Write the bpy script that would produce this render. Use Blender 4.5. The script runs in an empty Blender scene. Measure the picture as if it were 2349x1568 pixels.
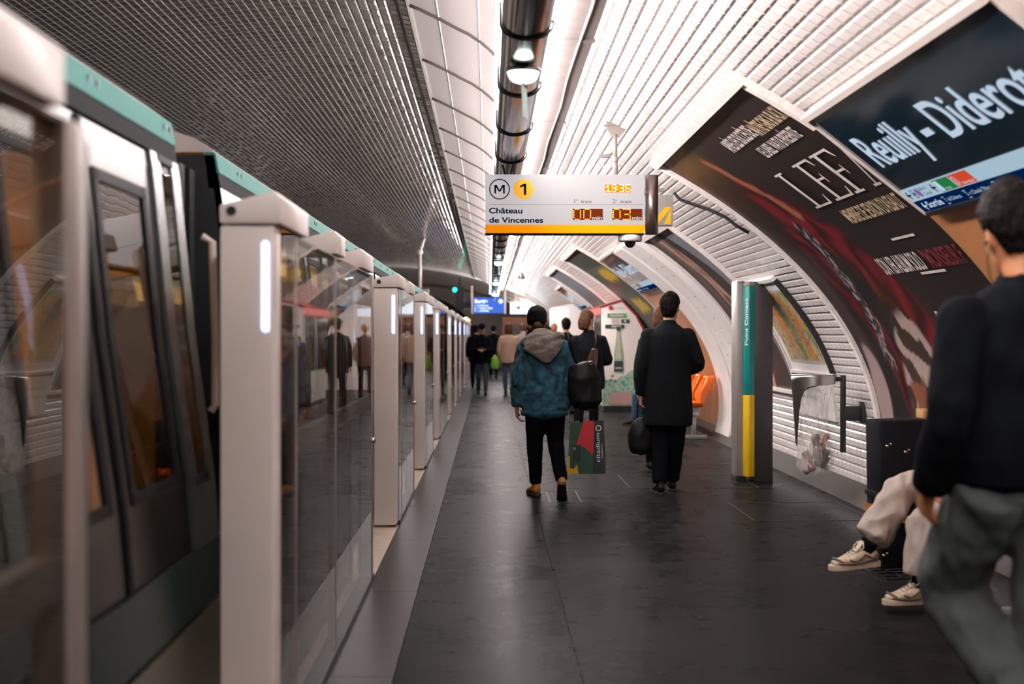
import bpy, bmesh, math, random
from mathutils import Vector, Matrix, noise
PI = math.pi
random.seed(7)
SC = bpy.context.scene
COL = SC.collection
EYE = 1.44            # eye height above the platform

# ------------------------------------------------------------------ camera, world, exposure
cd = bpy.data.cameras.new('camera'); cam = bpy.data.objects.new('camera', cd); COL.objects.link(cam)
cam.location = (0, 0, EYE)
cam.rotation_euler = (math.radians(90 - 0.281), 0, math.radians(-0.922))
cd.lens = 50; cd.sensor_width = 36; cd.sensor_fit = 'HORIZONTAL'; cd.clip_start = 0.05; cd.clip_end = 200
cd.dof.use_dof = True; cd.dof.focus_distance = 11.3; cd.dof.aperture_fstop = 2.2
SC.camera = cam
SC.view_settings.view_transform = 'Standard'; SC.view_settings.look = 'None'
SC.view_settings.gamma = 1; SC.view_settings.use_curve_mapping = False
SC.view_settings.exposure = 0.42
W = bpy.data.worlds.new('world'); SC.world = W; W.use_nodes = True
W.node_tree.nodes['Background'].inputs[0].default_value = (0.35, 0.5, 0.6, 1)
W.node_tree.nodes['Background'].inputs[1].default_value = 0.02
SC.cycles.use_denoising = True
SC.cycles.max_bounces = 7; SC.cycles.diffuse_bounces = 4; SC.cycles.glossy_bounces = 4
SC.cycles.transparent_max_bounces = 12; SC.cycles.transmission_bounces = 4
SC.cycles.sample_clamp_indirect = 4.0; SC.cycles.caustics_reflective = False; SC.cycles.caustics_refractive = False

LAMP = 66.0           # luminous strip strength
# ------------------------------------------------------------------ materials
MATS = {}
def pm(name, col, rough=0.5, metal=0.0, var=0.06, scale=6.0, bump=0.0, bscale=40.0, emit=0.0, ecol=None, coat=0.0, spec=0.5, sheen=0.0):
    if name in MATS: return MATS[name]
    m = bpy.data.materials.new(name); m.use_nodes = True; MATS[name] = m
    nt = m.node_tree; n = nt.nodes; b = n['Principled BSDF']
    b.inputs['Roughness'].default_value = rough; b.inputs['Metallic'].default_value = metal
    b.inputs['Specular IOR Level'].default_value = spec
    b.inputs['Coat Weight'].default_value = coat; b.inputs['Coat Roughness'].default_value = 0.08
    if sheen: b.inputs['Sheen Weight'].default_value = sheen
    tc = n.new('ShaderNodeTexCoord')
    nz = n.new('ShaderNodeTexNoise'); nz.inputs['Scale'].default_value = scale; nz.inputs['Detail'].default_value = 4
    nt.links.new(tc.outputs['Object'], nz.inputs['Vector'])
    cr = n.new('ShaderNodeValToRGB')
    cr.color_ramp.elements[0].position = .3; cr.color_ramp.elements[1].position = .7
    cr.color_ramp.elements[0].color = tuple(max(0, c*(1-var)) for c in col)+(1,)
    cr.color_ramp.elements[1].color = tuple(min(1, c*(1+var)) for c in col)+(1,)
    nt.links.new(nz.outputs['Fac'], cr.inputs[0]); nt.links.new(cr.outputs[0], b.inputs['Base Color'])
    if bump:
        n2 = n.new('ShaderNodeTexNoise'); n2.inputs['Scale'].default_value = bscale; n2.inputs['Detail'].default_value = 5
        nt.links.new(tc.outputs['Object'], n2.inputs['Vector'])
        bp = n.new('ShaderNodeBump'); bp.inputs['Strength'].default_value = bump; bp.inputs['Distance'].default_value = 0.01
        nt.links.new(n2.outputs['Fac'], bp.inputs['Height']); nt.links.new(bp.outputs[0], b.inputs['Normal'])
    if emit:
        b.inputs['Emission Color'].default_value = (ecol or col)+(1,); b.inputs['Emission Strength'].default_value = emit
    return m
def node(nt, typ, **kw):
    x = nt.nodes.new(typ)
    for k, v in kw.items():
        if k == 'op': x.operation = v
        elif k == 'b': x.inputs[1].default_value = v
        elif k == 'a': x.inputs[0].default_value = v
    return x
def mth(nt, op, a, b=None):
    x = nt.nodes.new('ShaderNodeMath'); x.operation = op
    for i, v in enumerate((a, b)):
        if v is None: continue
        if isinstance(v, (int, float)): x.inputs[i].default_value = v
        else: nt.links.new(v, x.inputs[i])
    return x.outputs[0]

def tile_mat(name, col, grout, tw=.15, th=.0765, rough=.14, bev=.016, stain=0.0, tl=.42, bd=.010, nk=.35, gw=.0028):
    """bevelled glazed metro tiles laid in running bond; UVs are metres"""
    m = bpy.data.materials.new(name); m.use_nodes = True; MATS[name] = m
    nt = m.node_tree; L = nt.links; b = nt.nodes['Principled BSDF']
    uv = nt.nodes.new('ShaderNodeUVMap'); uv.uv_map = 'UVMap'
    sp = nt.nodes.new('ShaderNodeSeparateXYZ'); L.new(uv.outputs[0], sp.inputs[0])
    v = mth(nt, 'DIVIDE', sp.outputs[1], th); row = mth(nt, 'FLOOR', v); fv = mth(nt, 'FRACT', v)
    u = mth(nt, 'ADD', mth(nt, 'DIVIDE', sp.outputs[0], tw), mth(nt, 'MULTIPLY', row, .5))
    cu = mth(nt, 'FLOOR', u); fu = mth(nt, 'FRACT', u)
    du = mth(nt, 'MULTIPLY', mth(nt, 'SUBTRACT', .5, mth(nt, 'ABSOLUTE', mth(nt, 'SUBTRACT', fu, .5))), tw)
    dv = mth(nt, 'MULTIPLY', mth(nt, 'SUBTRACT', .5, mth(nt, 'ABSOLUTE', mth(nt, 'SUBTRACT', fv, .5))), th)
    d = mth(nt, 'MINIMUM', du, dv)
    h = mth(nt, 'MINIMUM', mth(nt, 'DIVIDE', d, bev), 1.0)
    # each tile sits a little differently
    cmb = nt.nodes.new('ShaderNodeCombineXYZ'); L.new(cu, cmb.inputs[0]); L.new(row, cmb.inputs[1])
    wn = nt.nodes.new('ShaderNodeTexWhiteNoise'); wn.noise_dimensions = '2D'; L.new(cmb.outputs[0], wn.inputs['Vector'])
    ws = nt.nodes.new('ShaderNodeSeparateColor'); L.new(wn.outputs['Color'], ws.inputs[0])
    tilt = mth(nt, 'ADD', mth(nt, 'MULTIPLY', mth(nt, 'SUBTRACT', ws.outputs[0], .5), fu),
               mth(nt, 'MULTIPLY', mth(nt, 'SUBTRACT', ws.outputs[1], .5), fv))
    nz = nt.nodes.new('ShaderNodeTexNoise'); nz.inputs['Scale'].default_value = 9; L.new(uv.outputs[0], nz.inputs['Vector'])
    hh = mth(nt, 'ADD', h, mth(nt, 'ADD', mth(nt, 'MULTIPLY', tilt, tl), mth(nt, 'MULTIPLY', nz.outputs['Fac'], nk)))
    bp = nt.nodes.new('ShaderNodeBump'); bp.inputs['Strength'].default_value = .9; bp.inputs['Distance'].default_value = bd
    L.new(hh, bp.inputs['Height']); L.new(bp.outputs[0], b.inputs['Normal'])
    g = mth(nt, 'LESS_THAN', mth(nt, 'MINIMUM', mth(nt, 'MULTIPLY', du, 1.8), dv), gw)
    mx = nt.nodes.new('ShaderNodeMix'); mx.data_type = 'RGBA'
    n3 = nt.nodes.new('ShaderNodeTexNoise'); n3.inputs['Scale'].default_value = 1.3; n3.inputs['Detail'].default_value = 6; L.new(uv.outputs[0], n3.inputs['Vector'])
    fac = mth(nt, 'ADD', mth(nt, 'MULTIPLY', ws.outputs[2], .10), mth(nt, 'MULTIPLY', n3.outputs['Fac'], .30+stain))
    cr = nt.nodes.new('ShaderNodeMix'); cr.data_type = 'RGBA'
    cr.inputs[6].default_value = col+(1,); cr.inputs[7].default_value = tuple(c*.72 for c in col)+(1,)
    L.new(fac, cr.inputs[0]); L.new(cr.outputs[2], mx.inputs[6]); mx.inputs[7].default_value = grout+(1,)
    L.new(g, mx.inputs[0]); L.new(mx.outputs[2], b.inputs['Base Color'])
    rr = mth(nt, 'ADD', mth(nt, 'MULTIPLY', g, .5), rough); L.new(rr, b.inputs['Roughness'])
    return m

def glass_mat(name, tint, ior=1.5, rough=.01, grime=0.0):
    m = bpy.data.materials.new(name); m.use_nodes = True; MATS[name] = m
    nt = m.node_tree; nt.nodes.remove(nt.nodes['Principled BSDF'])
    out = nt.nodes['Material Output']
    t = nt.nodes.new('ShaderNodeBsdfTransparent'); t.inputs[0].default_value = tint+(1,)
    g = nt.nodes.new('ShaderNodeBsdfGlossy'); g.inputs['Roughness'].default_value = rough
    f = nt.nodes.new('ShaderNodeFresnel'); f.inputs[0].default_value = ior
    x = nt.nodes.new('ShaderNodeMixShader')
    nz = nt.nodes.new('ShaderNodeTexNoise'); nz.inputs['Scale'].default_value = 3
    bp = nt.nodes.new('ShaderNodeBump'); bp.inputs['Strength'].default_value = .05; bp.inputs['Distance'].default_value = .01
    nt.links.new(nz.outputs['Fac'], bp.inputs['Height']); nt.links.new(bp.outputs[0], g.inputs['Normal'])
    ge = nt.nodes.new('ShaderNodeNewGeometry')
    nt.links.new(mth(nt, 'MULTIPLY', f.outputs[0], mth(nt, 'SUBTRACT', 1.0, ge.outputs['Backfacing'])), x.inputs[0]); nt.links.new(t.outputs[0], x.inputs[1]); nt.links.new(g.outputs[0], x.inputs[2])
    nt.links.new(x.outputs[0], out.inputs[0])
    return m
def emit_mat(name, col, strength):
    if name in MATS: return MATS[name]
    m = bpy.data.materials.new(name); m.use_nodes = True; MATS[name] = m
    nt = m.node_tree; nt.nodes.remove(nt.nodes['Principled BSDF'])
    e = nt.nodes.new('ShaderNodeEmission'); e.inputs[0].default_value = col+(1,); e.inputs[1].default_value = strength
    nt.links.new(e.outputs[0], nt.nodes['Material Output'].inputs[0]); return m
def attr_mat(name, rough=.35, coat=.3, emit=0.0):
    m = bpy.data.materials.new(name); m.use_nodes = True; MATS[name] = m
    nt = m.node_tree; b = nt.nodes['Principled BSDF']; a = nt.nodes.new('ShaderNodeVertexColor'); a.layer_name = 'Col'
    nt.links.new(a.outputs[0], b.inputs['Base Color']); b.inputs['Roughness'].default_value = rough; b.inputs['Coat Weight'].default_value = coat; b.inputs['Specular IOR Level'].default_value = .12
    if emit: nt.links.new(a.outputs[0], b.inputs['Emission Color']); b.inputs['Emission Strength'].default_value = emit
    return m

def lin(r, g, b):
    f = lambda c: (c/255/12.92) if c/255 <= .04045 else ((c/255+.055)/1.055)**2.4
    return (f(r), f(g), f(b))

# ------------------------------------------------------------------ mesh helpers
class MB:
    def __init__(s): s.v = []; s.f = []; s.uv = None; s.smooth = False
    def box(s, x0, x1, y0, y1, z0, z1):
        i = len(s.v)
        s.v += [(x0,y0,z0),(x1,y0,z0),(x1,y1,z0),(x0,y1,z0),(x0,y0,z1),(x1,y0,z1),(x1,y1,z1),(x0,y1,z1)]
        s.f += [tuple(i+k for k in q) for q in ((0,3,2,1),(4,5,6,7),(0,1,5,4),(1,2,6,5),(2,3,7,6),(3,0,4,7))]; return s
    def prism(s, poly, a0, a1, axis='y'):
        """polygon (p,q) extruded along an axis"""
        i = len(s.v); n = len(poly)
        mk = {'y': lambda p,q,a:(p,a,q), 'x': lambda p,q,a:(a,p,q), 'z': lambda p,q,a:(p,q,a)}[axis]
        for a in (a0, a1): s.v += [mk(p, q, a) for p, q in poly]
        s.f += [tuple(i+k for k in range(n)), tuple(i+n+k for k in range(n))[::-1]]
        s.f += [(i+k, i+(k+1)%n, i+n+(k+1)%n, i+n+k) for k in range(n)]; return s
    def tube(s, pts, r, n=10, caps=True):
        pts = [Vector(p) for p in pts]; rs = r if isinstance(r, (list, tuple)) else [r]*len(pts)
        i = len(s.v); ref = None
        for k, p in enumerate(pts):
            t = (pts[min(k+1, len(pts)-1)]-pts[max(k-1, 0)]).normalized()
            if ref is None: ref = t.orthogonal().normalized()
            ref = (ref-t*ref.dot(t)).normalized(); bt = t.cross(ref)
            for j in range(n):
                a = 2*PI*j/n; s.v.append(tuple(p+(ref*math.cos(a)+bt*math.sin(a))*rs[k]))
        for k in range(len(pts)-1):
            for j in range(n):
                a = i+k*n; s.f.append((a+j, a+(j+1)%n, a+n+(j+1)%n, a+n+j))
        if caps: s.f += [tuple(i+j for j in range(n))[::-1], tuple(i+(len(pts)-1)*n+j for j in range(n))]
        return s
    def loft(s, rings, side=(1,0,0), n=16):
        """rings: (centre, half_side, half_front); rounded ends; side = reference direction of half_side"""
        P = [Vector(r[0]) for r in rings]; i = len(s.v); sd = Vector(side)
        for k, p in enumerate(P):
            t = (P[min(k+1, len(P)-1)]-P[max(k-1, 0)]).normalized()
            u = (sd-t*sd.dot(t)); u = u.normalized() if u.length > 1e-4 else t.orthogonal().normalized(); w = t.cross(u)
            for j in range(n):
                a = 2*PI*j/n; s.v.append(tuple(p+u*math.cos(a)*rings[k][1]+w*math.sin(a)*rings[k][2]))
        for k in range(len(P)-1):
            for j in range(n):
                a = i+k*n; s.f.append((a+j, a+(j+1)%n, a+n+(j+1)%n, a+n+j))
        for e, k, q in ((0, 0, 1), (1, len(P)-1, len(P)-2)):
            d = (P[k]-P[q]).normalized(); c = len(s.v); s.v.append(tuple(P[k]+d*min(rings[k][1], rings[k][2])*.45))
            a = i+k*n
            for j in range(n): s.f.append((c, a+(j+1)%n, a+j) if e == 0 else (c, a+j, a+(j+1)%n))
        return s
    def ball(s, c, rx, ry=None, rz=None, n=14, m=9, rot=None):
        ry = ry or rx; rz = rz or rx; i = len(s.v); c = Vector(c)
        def P(a, b):
            q = Vector((rx*math.sin(b)*math.cos(a), ry*math.sin(b)*math.sin(a), rz*math.cos(b)))
            return tuple(c+(rot @ q if rot else q))
        s.v.append(P(0, 0))
        for k in range(1, m): s.v += [P(2*PI*j/n, PI*k/m) for j in range(n)]
        s.v.append(P(0, PI))
        for j in range(n):
            s.f.append((i, i+1+j, i+1+(j+1)%n)); l = i+1+(m-2)*n; s.f.append((len(s.v)-1, l+(j+1)%n, l+j))
        for k in range(m-2):
            for j in range(n):
                a = i+1+k*n; s.f.append((a+j, a+n+j, a+n+(j+1)%n, a+(j+1)%n))
        return s
    def lathe(s, prof, c=(0,0,0), n=24, axis='z'):
        """prof: (radius, height) pairs"""
        i = len(s.v); c = Vector(c)
        for r, h in prof:
            for j in range(n):
                a = 2*PI*j/n; q = (r*math.cos(a), r*math.sin(a), h)
                if axis == 'y': q = (q[0], h, q[1])
                if axis == 'x': q = (h, q[0], q[1])
                s.v.append(tuple(c+Vector(q)))
        for k in range(len(prof)-1):
            for j in range(n):
                a = i+k*n; s.f.append((a+j, a+(j+1)%n, a+n+(j+1)%n, a+n+j))
        s.f += [tuple(i+j for j in range(n))[::-1], tuple(i+(len(prof)-1)*n+j for j in range(n))]
        return s
    def grid(s, fn, nu, nv):
        i = len(s.v)
        for a in range(nu+1):
            for b in range(nv+1): s.v.append(tuple(fn(a/nu, b/nv)))
        for a in range(nu):
            for b in range(nv):
                q = i+a*(nv+1)+b; s.f.append((q, q+1, q+nv+2, q+nv+1))
        return s
    def xf(s, M, start=0):
        s.v[start:] = [tuple(M @ Vector(p)) for p in s.v[start:]]; return s
    def mesh(s, name):
        me = bpy.data.meshes.new(name); me.from_pydata([tuple(p) for p in s.v], [], s.f); me.update(); return me

def props(o, label=None, cat=None, group=None, kind=None):
    if label: o['label'] = label
    if cat: o['category'] = cat
    if group: o['group'] = group
    if kind: o['kind'] = kind
    return o
def obj(name, mb, mat, parent=None, bevel=0.0, smooth=False, seg=2, loc=None, fix=True):
    me = mb.mesh(name) if isinstance(mb, MB) else mb
    if fix:
        bm = bmesh.new(); bm.from_mesh(me); bmesh.ops.recalc_face_normals(bm, faces=bm.faces)
        if bevel: bmesh.ops.bevel(bm, geom=[e for e in bm.edges if len(e.link_faces) == 2 and e.calc_face_angle(0) > .5], offset=bevel, segments=seg, affect='EDGES', profile=.6)
        bm.to_mesh(me); bm.free()
    if mat: me.materials.append(mat)
    if smooth: me.shade_smooth()
    elif bevel: 
        me.shade_smooth()
        try: me.set_sharp_from_angle(angle=.7)
        except Exception: pass
    o = bpy.data.objects.new(name, me); COL.objects.link(o)
    if parent is not None: o.parent = parent
    if loc: o.location = loc
    return o
def thing(name, label, cat, loc=(0,0,0), rz=0, group=None):
    o = bpy.data.objects.new(name, None); COL.objects.link(o); o.location = loc; o.rotation_euler = (0, 0, rz)
    o.empty_display_size = .1
    return props(o, label, cat, group)
def struct(name, mb, mat, **k):
    return props(obj(name, mb, mat, **k), kind='structure')
def copy_tree(o, parent=None):
    c = o.copy(); COL.objects.link(c); c.parent = parent
    for ch in [x for x in COL.objects if x.parent == o]: copy_tree(ch, c)
    return c
def bake(o, name):
    """evaluate the modifiers of a temporary object into a mesh"""
    dg = bpy.context.evaluated_depsgraph_get(); dg.update()
    me = bpy.data.meshes.new_from_object(o.evaluated_get(dg)); me.name = name
    bpy.data.objects.remove(o); return me
def organic(name, mb, mat, parent, voxel=.012, smooth=5, fold=0.0, fs=(9, 9, 5), seed=0.0, loc=None):
    me = mb.mesh(name); o = bpy.data.objects.new(name+'_t', me); COL.objects.link(o)
    r = o.modifiers.new('r', 'REMESH'); r.mode = 'VOXEL'; r.voxel_size = voxel
    s = o.modifiers.new('s', 'SMOOTH'); s.factor = .5; s.iterations = smooth
    me2 = bake(o, name)
    if fold:
        nrm = [v.normal.copy() for v in me2.vertices]
        for v, nn in zip(me2.vertices, nrm):
            q = Vector((v.co.x*fs[0], v.co.y*fs[1], v.co.z*fs[2]))+Vector((seed, seed*2, 0))
            w = noise.noise_vector(q*.6)*.8
            a = 1-abs(noise.noise(q+w))*2.2
            v.co += nn*fold*(a*.7+noise.noise(q*2.3)*.5-.5)
        me2.update()
    return obj(name, me2, mat, parent, smooth=True, loc=loc, fix=False)

# ------------------------------------------------------------------ writing
def text_geo(txt, cap, sx=1.0, bold=0.0, align='LEFT', spacing=1.0, width=None):
    cu = bpy.data.curves.new('t', 'FONT'); cu.body = txt; cu.size = cap/0.70; cu.align_x = align; cu.offset = bold*cap
    cu.space_character = spacing; cu.fill_mode = 'BOTH' if hasattr(cu, 'fill_mode') else cu.fill_mode
    o = bpy.data.objects.new('t', cu); COL.objects.link(o)
    me = bake(o, 't'); bpy.data.curves.remove(cu)
    vs = [(v.co.x, v.co.y) for v in me.vertices]; fs = [tuple(p.vertices) for p in me.polygons]
    bpy.data.meshes.remove(me)
    if width and vs:
        x0 = min(v[0] for v in vs); x1 = max(v[0] for v in vs); k = width/(x1-x0); vs = [((v[0]-x0)*k, v[1]) for v in vs]
    else: vs = [(x*sx, y) for x, y in vs]
    return vs, fs
def flip_text(mb, geo, fn, x0, y0):
    i = len(mb.v); mb.v += [tuple(fn(x0+x, y0+y)) for x, y in geo[0]]
    mb.f += [tuple(i+k for k in f) for f in geo[1]]; return mb
def flat(mb, polys, fn):
    """flat shapes given as 2D outlines on a surface fn(u,v)"""
    for p in polys:
        i = len(mb.v); mb.v += [tuple(fn(a, b)) for a, b in p]; mb.f.append(tuple(range(i, i+len(p))))
    return mb
def disc(cx, cy, r, n=28, r2=None):
    if r2 is None: return [[(cx+r*math.cos(2*PI*k/n), cy+r*math.sin(2*PI*k/n)) for k in range(n)]]
    o = []
    for k in range(n):
        a, b = 2*PI*k/n, 2*PI*(k+1)/n
        o.append([(cx+r*math.cos(a), cy+r*math.sin(a)), (cx+r*math.cos(b), cy+r*math.sin(b)), (cx+r2*math.cos(b), cy+r2*math.sin(b)), (cx+r2*math.cos(a), cy+r2*math.sin(a))])
    return o
def rect(x0, x1, y0, y1): return [(x0,y0),(x1,y0),(x1,y1),(x0,y1)]

# ------------------------------------------------------------------ vault geometry (ellipse in section)
VA, VB, VX, VZ = 7.35, 3.58, -4.0, EYE-.95
_T = [-.137+k*(PI+.274)/3000 for k in range(3001)]
_P = [(VX+VA*math.cos(t), VZ+VB*math.sin(t)) for t in _T]
_S = [0.0]
for k in range(3000): _S.append(_S[-1]+math.dist(_P[k], _P[k+1]))
_z = min(range(3001), key=lambda k: abs(_T[k])); _s0 = _S[_z]; _S = [s-_s0 for s in _S]
SMIN, SMAX = _S[0], _S[-1]
def vp(s, Y, off=0.0):
    """point of the vault at arc length s above its widest line on the right, off metres into the hall"""
    s = max(SMIN, min(SMAX-1e-6, s)); lo = int((s-SMIN)/(SMAX-SMIN)*3000); lo = max(0, min(2999, lo))
    while _S[lo] > s: lo -= 1
    while _S[lo+1] < s: lo += 1
    f = (s-_S[lo])/(_S[lo+1]-_S[lo]); t = _T[lo]+f*(_T[lo+1]-_T[lo])
    nx, nz = math.cos(t)/VA, math.sin(t)/VB; l = math.hypot(nx, nz)
    return Vector((VX+VA*math.cos(t)-nx/l*off, Y, VZ+VB*math.sin(t)-nz/l*off))
def vault_strip(name, s0, s1, y0, y1, mat, off=0.0, ds=.12, parent=None, kind='structure', ny=1):
    mb = MB(); ns = max(1, int(abs(s1-s0)/ds))
    mb.grid(lambda a, b: vp(s0+(s1-s0)*b, y0+(y1-y0)*a, off), ny, ns)
    me = mb.mesh(name); uvl = me.uv_layers.new(name='UVMap')
    for p in me.polygons:
        for li in p.loop_indices:
            vi = me.loops[li].vertex_index; a, b = divmod(vi, ns+1); uvl.data[li].uv = (y0+(y1-y0)*a/ny, s0+(s1-s0)*b/ns)
    o = obj(name, me, mat, parent, smooth=True, fix=False)
    if kind: o['kind'] = kind
    return o
def vault_slab(mb, s0, s1, y0, y1, off0, off1, ds=.1):
    """solid slab that follows the vault between two stand-offs"""
    ns = max(1, int(abs(s1-s0)/ds)+1); i = len(mb.v)
    for k in range(ns+1):
        s = s0+(s1-s0)*k/ns
        for y, o in ((y0, off0), (y1, off0), (y1, off1), (y0, off1)): mb.v.append(tuple(vp(s, y, o)))
    for k in range(ns):
        a = i+4*k
        for j in range(4): mb.f.append((a+j, a+(j+1)%4, a+4+(j+1)%4, a+4+j))
    mb.f += [(i, i+1, i+2, i+3), (i+4*ns+3, i+4*ns+2, i+4*ns+1, i+4*ns)]; return mb
def colour_grid(name, s0, s1, y0, y1, off, fn, mat, parent, res=.02):
    """printed sheet following the vault; fn(u 0..1 far->near, v 0..1 bottom->top) gives its printed colour"""
    nu, nv = int(abs(y1-y0)/res), int(abs(s1-s0)/res)
    mb = MB().grid(lambda a, b: vp(s0+(s1-s0)*b, y0+(y1-y0)*a, off), nu, nv)
    me = mb.mesh(name); ca = me.color_attributes.new('Col', 'FLOAT_COLOR', 'POINT')
    buf = []
    for a in range(nu+1):
        for b in range(nv+1):
            c = fn(a/nu, b/nv); buf += [c[0], c[1], c[2], 1]
    ca.data.foreach_set('color', buf)
    return obj(name, me, mat, parent, smooth=True, fix=False)
def sm(a, b, x):
    t = max(0, min(1, (x-a)/(b-a))); return t*t*(3-2*t)
def mixc(a, b, t): return tuple(x+(y-x)*t for x, y in zip(a, b))
# ================================================================== STRUCTURE
M_TILE = tile_mat('glazed_white_tile', (.80,.755,.725), (.30,.265,.24), stain=.12)
M_PLASTER = pm('white_plaster', (.80,.765,.74), .45, var=.05, scale=3, bump=.15, bscale=30)
M_CONC = pm('grey_concrete', (.33,.30,.28), .8, var=.2, scale=1.5, bump=.4)
M_DARK = pm('flat_black', (.006,.008,.009), .8, var=.3)  # even near-black for the tunnel, portal band and slab bed
M_WHITE = pm('white_lacquer', (.93,.84,.79), .25, var=.02, scale=2)
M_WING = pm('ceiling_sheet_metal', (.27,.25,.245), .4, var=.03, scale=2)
M_WHITE2 = pm('white_sheet_metal', (.86,.83,.81), .35, var=.03, scale=2)
M_STEEL = pm('brushed_steel', (.55,.54,.53), .28, metal=1, var=.08, scale=20)
M_DSTEEL = pm('dark_bronze_steel', (.115,.097,.09), .12, metal=1, var=.05, scale=8)
M_BLACK = pm('black_metal', (.006,.0075,.009), .4, var=.2)
M_RUB = pm('black_rubber', (.004,.005,.006), .6, spec=.2, var=.2)
M_GREY = pm('grey_metal', (.30,.29,.28), .35, metal=.6, var=.06)

floor_m = bpy.data.materials.new('worn_asphalt'); floor_m.use_nodes = True
def _floor():
    nt = floor_m.node_tree; L = nt.links; b = nt.nodes['Principled BSDF']; tc = nt.nodes.new('ShaderNodeTexCoord')
    def nz(sc, det=5, vs=(1,1,1)):
        mp = nt.nodes.new('ShaderNodeMapping'); mp.inputs['Scale'].default_value = vs; L.new(tc.outputs['Object'], mp.inputs[0])
        x = nt.nodes.new('ShaderNodeTexNoise'); x.inputs['Scale'].default_value = sc; x.inputs['Detail'].default_value = det; L.new(mp.outputs[0], x.inputs['Vector']); return x.outputs['Fac']
    a = nz(.9, 6, (1.4,.7,1)); c = nz(5, 6); f = nz(160, 3)
    r = nt.nodes.new('ShaderNodeValToRGB'); e = r.color_ramp.elements
    e[0].position = .32; e[0].color = (.0050,.0055,.0062,1); e[1].position = .68; e[1].color = (.0105,.0102,.0102,1)
    L.new(mth(nt, 'ADD', mth(nt, 'MULTIPLY', a, .6), mth(nt, 'MULTIPLY', c, .4)), r.inputs[0])
    vo = nt.nodes.new('ShaderNodeTexVoronoi'); vo.inputs['Scale'].default_value = 2.2; L.new(tc.outputs['Object'], vo.inputs['Vector'])
    gum = mth(nt, 'MULTIPLY', mth(nt, 'LESS_THAN', vo.outputs['Distance'], .03), .55)
    mx = nt.nodes.new('ShaderNodeMix'); mx.data_type = 'RGBA'; L.new(r.outputs[0], mx.inputs[6]); mx.inputs[7].default_value = (.015,.0145,.014,1); L.new(gum, mx.inputs[0])
    df = nt.nodes.new('ShaderNodeBsdfDiffuse'); L.new(mx.outputs[2], df.inputs[0]); gs = nt.nodes.new('ShaderNodeBsdfGlossy'); fr = nt.nodes.new('ShaderNodeFresnel'); fr.inputs[0].default_value = 1.35
    ms = nt.nodes.new('ShaderNodeMixShader'); L.new(mth(nt, 'MULTIPLY', fr.outputs[0], .19), ms.inputs[0]); L.new(df.outputs[0], ms.inputs[1]); L.new(gs.outputs[0], ms.inputs[2])
    L.new(ms.outputs[0], nt.nodes['Material Output'].inputs[0])
    rr = nt.nodes.new('ShaderNodeMapRange'); rr.inputs[1].default_value = .3; rr.inputs[2].default_value = .7; rr.inputs[3].default_value = .22; rr.inputs[4].default_value = .36
    L.new(mth(nt, 'ADD', mth(nt, 'MULTIPLY', c, .5), mth(nt, 'MULTIPLY', a, .5)), rr.inputs[0]); L.new(rr.outputs[0], gs.inputs['Roughness'])
    bp = nt.nodes.new('ShaderNodeBump'); bp.inputs['Strength'].default_value = .12; bp.inputs['Distance'].default_value = .003
    L.new(mth(nt, 'ADD', mth(nt, 'MULTIPLY', f, .4), mth(nt, 'MULTIPLY', c, .4)), bp.inputs['Height']); L.new(bp.outputs[0], gs.inputs['Normal']); nt.nodes.remove(b)
_floor()
YA, YB = -6.0, 53.0
# platform slab in long strips with open joints between them
fl = MB()
for x0, x1 in ((-.40,.388),(.392,3.14)):
    y = YA
    for y1 in (4.2, 10.9, 11.85, 23.5, 36.0, 50, 74):
        fl.box(x0, x1, y+.002, y1-.002, -.25, 0); y = y1
struct('floor', fl, floor_m)
eb = MB()
for y in range(-6, 74, 2): eb.box(-.684, -.404, y+.002, y+1.998, -.25, 0)
struct('trim_1', eb, pm('edge_band_stone', (.016,.0150,.0145), .34, var=.35, scale=3, bump=.12, spec=.12))
struct('trim_2', MB().box(-.90, -.688, YA, 74, -.25, -.004), pm('threshold_stone', (.62,.50,.40), .4, var=.08, scale=8))
struct('trim_3', MB().box(-.401, 3.12, YA, 74, -.27, -.008), M_DARK)
struct('wall_platform_face', MB().box(-.92, -.90, YA, 90, -1.3, 0), M_CONC)
tb = MB().box(-7.1, -.9, YA, 90, -1.35, -1.3)
struct('floor_track_bed', tb, pm('track_ballast', (.03,.03,.03), .9, var=.4, scale=12, bump=.8))
struct('floor_far_platform', MB().box(-11.2, -7.31, YA, 74, -1.3, 0), floor_m)
# vault
vault_strip('wall_right', SMIN, .9, YA, YB, M_TILE, ny=30)
M_TILE2 = tile_mat('shaded_track_tile', (.10,.092,.085), (.27,.245,.225), stain=.35, rough=.07, tl=.40, bd=.020, nk=.12, gw=.0058)  # same tile darkened for shade over the tracks, joints lightened as lit bevels
vault_strip('ceiling', .9, 5.30, YA, YB, M_TILE, ny=30, ds=.1)
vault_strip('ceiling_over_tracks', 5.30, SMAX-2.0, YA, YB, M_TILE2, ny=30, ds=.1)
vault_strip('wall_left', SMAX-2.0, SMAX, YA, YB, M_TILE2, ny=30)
# sloping tiled apron where the wall meets the floor
ap = MB(); ap.prism([(3.25,.15),(3.30,.13),(3.2,-.02),(3.09,-.02),(3.09,.0)], YA, YB)
struct('baseboard_right', ap, tile_mat('grey_apron_tile', (.20,.18,.165), (.05,.045,.04), tw=.03, th=.15, rough=.3, bev=.004))
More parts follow.
